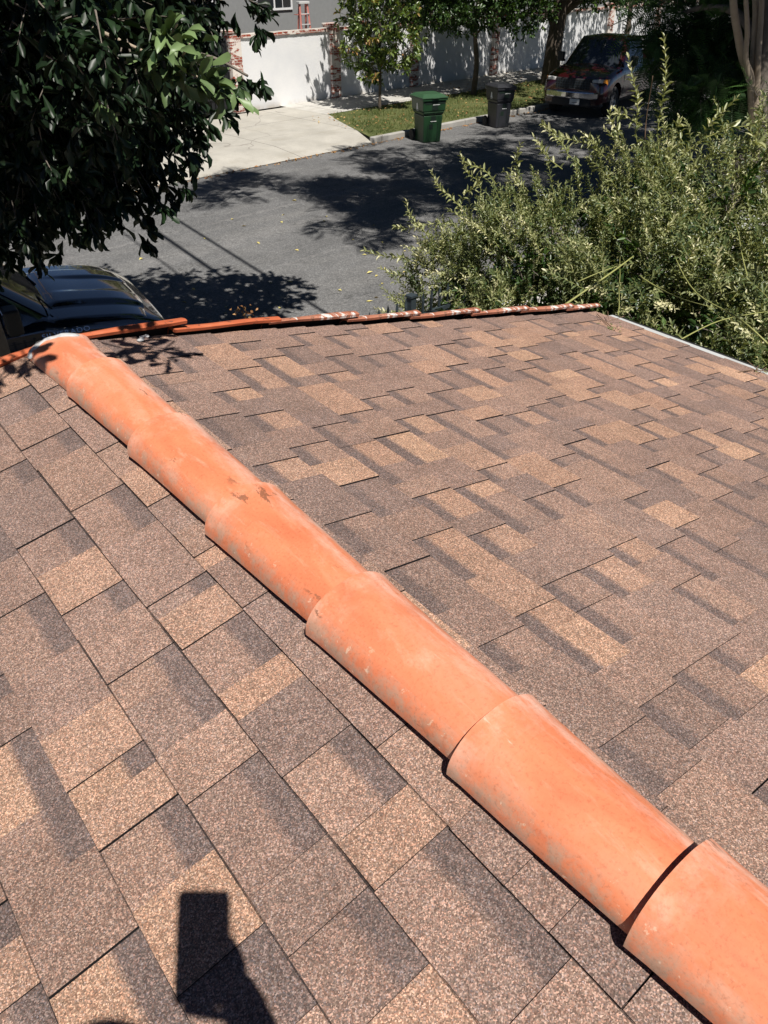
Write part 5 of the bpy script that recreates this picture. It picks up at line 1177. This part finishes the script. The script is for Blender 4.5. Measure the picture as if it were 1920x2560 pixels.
kR = V((.16, -.30, zk(.16, -.30)+.065)); kL = V((-.14, -.36, zk(-.14, -.36)+.065)); fR = V((.16, -.76, zk(.16, -.76)+.06)); fL = V((-.14, -.80, zk(-.14, -.80)+.06))
hipR, hipL = V((.13, -.60, 3.54)), V((-.09, -.60, 3.54))
palm = C_(.037, -.118, .028)
chains = [[(pel, .14), (V((.02, -.56, 3.80)), .125), (chest, .15), (neck, .06), (head, .085), (head+V((-.003, .01, .045)), .075)],
          [(chest, .15), (shR, .065), (elR, .052), (wrR, .036), (palm, .034)], [(chest, .15), (shL, .065), (elL, .045), (wrL, .028), (V((-.20, -.29, 3.49)), .03)],
          [(pel, .14), (hipR, .09), (kR, .06), (fR, .045), (V((.17, -.92, zk(.17, -.92)+.045)), .035)], [(pel, .14), (hipL, .09), (kL, .06), (fL, .045), (V((-.15, -.96, zk(-.15, -.96)+.045)), .035)]]
fing = [[(palm, .034), (C_(.026, -.080, .030), .009), (C_(-.010, -.070, .026), .0085), (C_(-.045, -.068, .024), .0075)],
        [(palm, .034), (C_(.026, -.100, .031), .009), (C_(-.020, -.094, .027), .009), (C_(-.054, -.092, .022), .0075)],
        [(palm, .034), (C_(.022, -.122, .031), .009), (C_(-.020, -.117, .027), .009), (C_(-.052, -.114, .022), .0075)],
        [(palm, .034), (C_(.020, -.140, .030), .008), (C_(-.016, -.139, .024), .008), (C_(-.045, -.142, .012), .007)],
        [(palm, .034), (C_(.034, -.092, .018), .014), (C_(.024, -.072, .004), .0105), (C_(.012, -.052, .000), .008)]]
person = skin('person', chains+fing, M['skin'], None)
tag(person, 'kneeling person in navy shirt and grey trousers holding up a phone on the roof', 'person')
def shell(name, ch, mat): return skin(name, ch, mat, person)
shell('shirt', [[(pel+V((0, 0, .06)), .150), (V((.02, -.56, 3.80)), .142), (chest, .168)], [(chest, .168), (shR, .082), (shR.lerp(elR, .75), .060)], [(chest, .168), (shL, .082), (shL.lerp(elL, .75), .060)]], M['cloth_navy'])
shell('trousers', [[(pel, .155), (hipR, .105), (kR+V((0, 0, .015)), .074), (fR.lerp(kR, .15), .056)], [(pel, .155), (hipL, .105), (kL+V((0, 0, .015)), .074), (fL.lerp(kL, .15), .056)]], M['cloth_grey'])
mb = MB(); mb.lathe([(.001, .128), (.045, .120), (.078, .095), (.098, .055), (.103, .01), (.098, -.035), (.080, -.065)], 20, Matrix.Translation(head+V((-.004, -.022, .012))))
mb.build('hair', M['hair'], person, smooth=True)
# face: nose, ears, eyes, mouth
mb = MB(); hd = head+V((0, 0, .01)); mb.lathe([(0, .025), (.012, 0), (.014, -.02), (0, -.028)], 8, Matrix.Translation(hd+V((.012, .088, -.01)))); mb.build('nose', M['skin'], person, smooth=True)
for sd in (-1, 1):
    mb = MB(); mb.lathe([(0, .028), (.012, .012), (.010, -.015), (0, -.028)], 8, Matrix.Translation(hd+V((sd*.088, 0, -.005)))); mb.build('ear', M['skin'], person, smooth=True)
    mb = MB(); mb.lathe([(0, .011), (.009, .006), (.011, 0), (.009, -.006), (0, -.011)], 8, Matrix.Translation(hd+V((sd*.030+.01, .076, .015)))); mb.build('eye', M['glass_dark'], person, smooth=True)
mb = MB(); mb.box(-.02, -.003, -.004, .02, .004, .004, M=Matrix.Translation(hd+V((.012, .083, -.055)))); mb.build('mouth', M['hair'], person, bevel=.002)
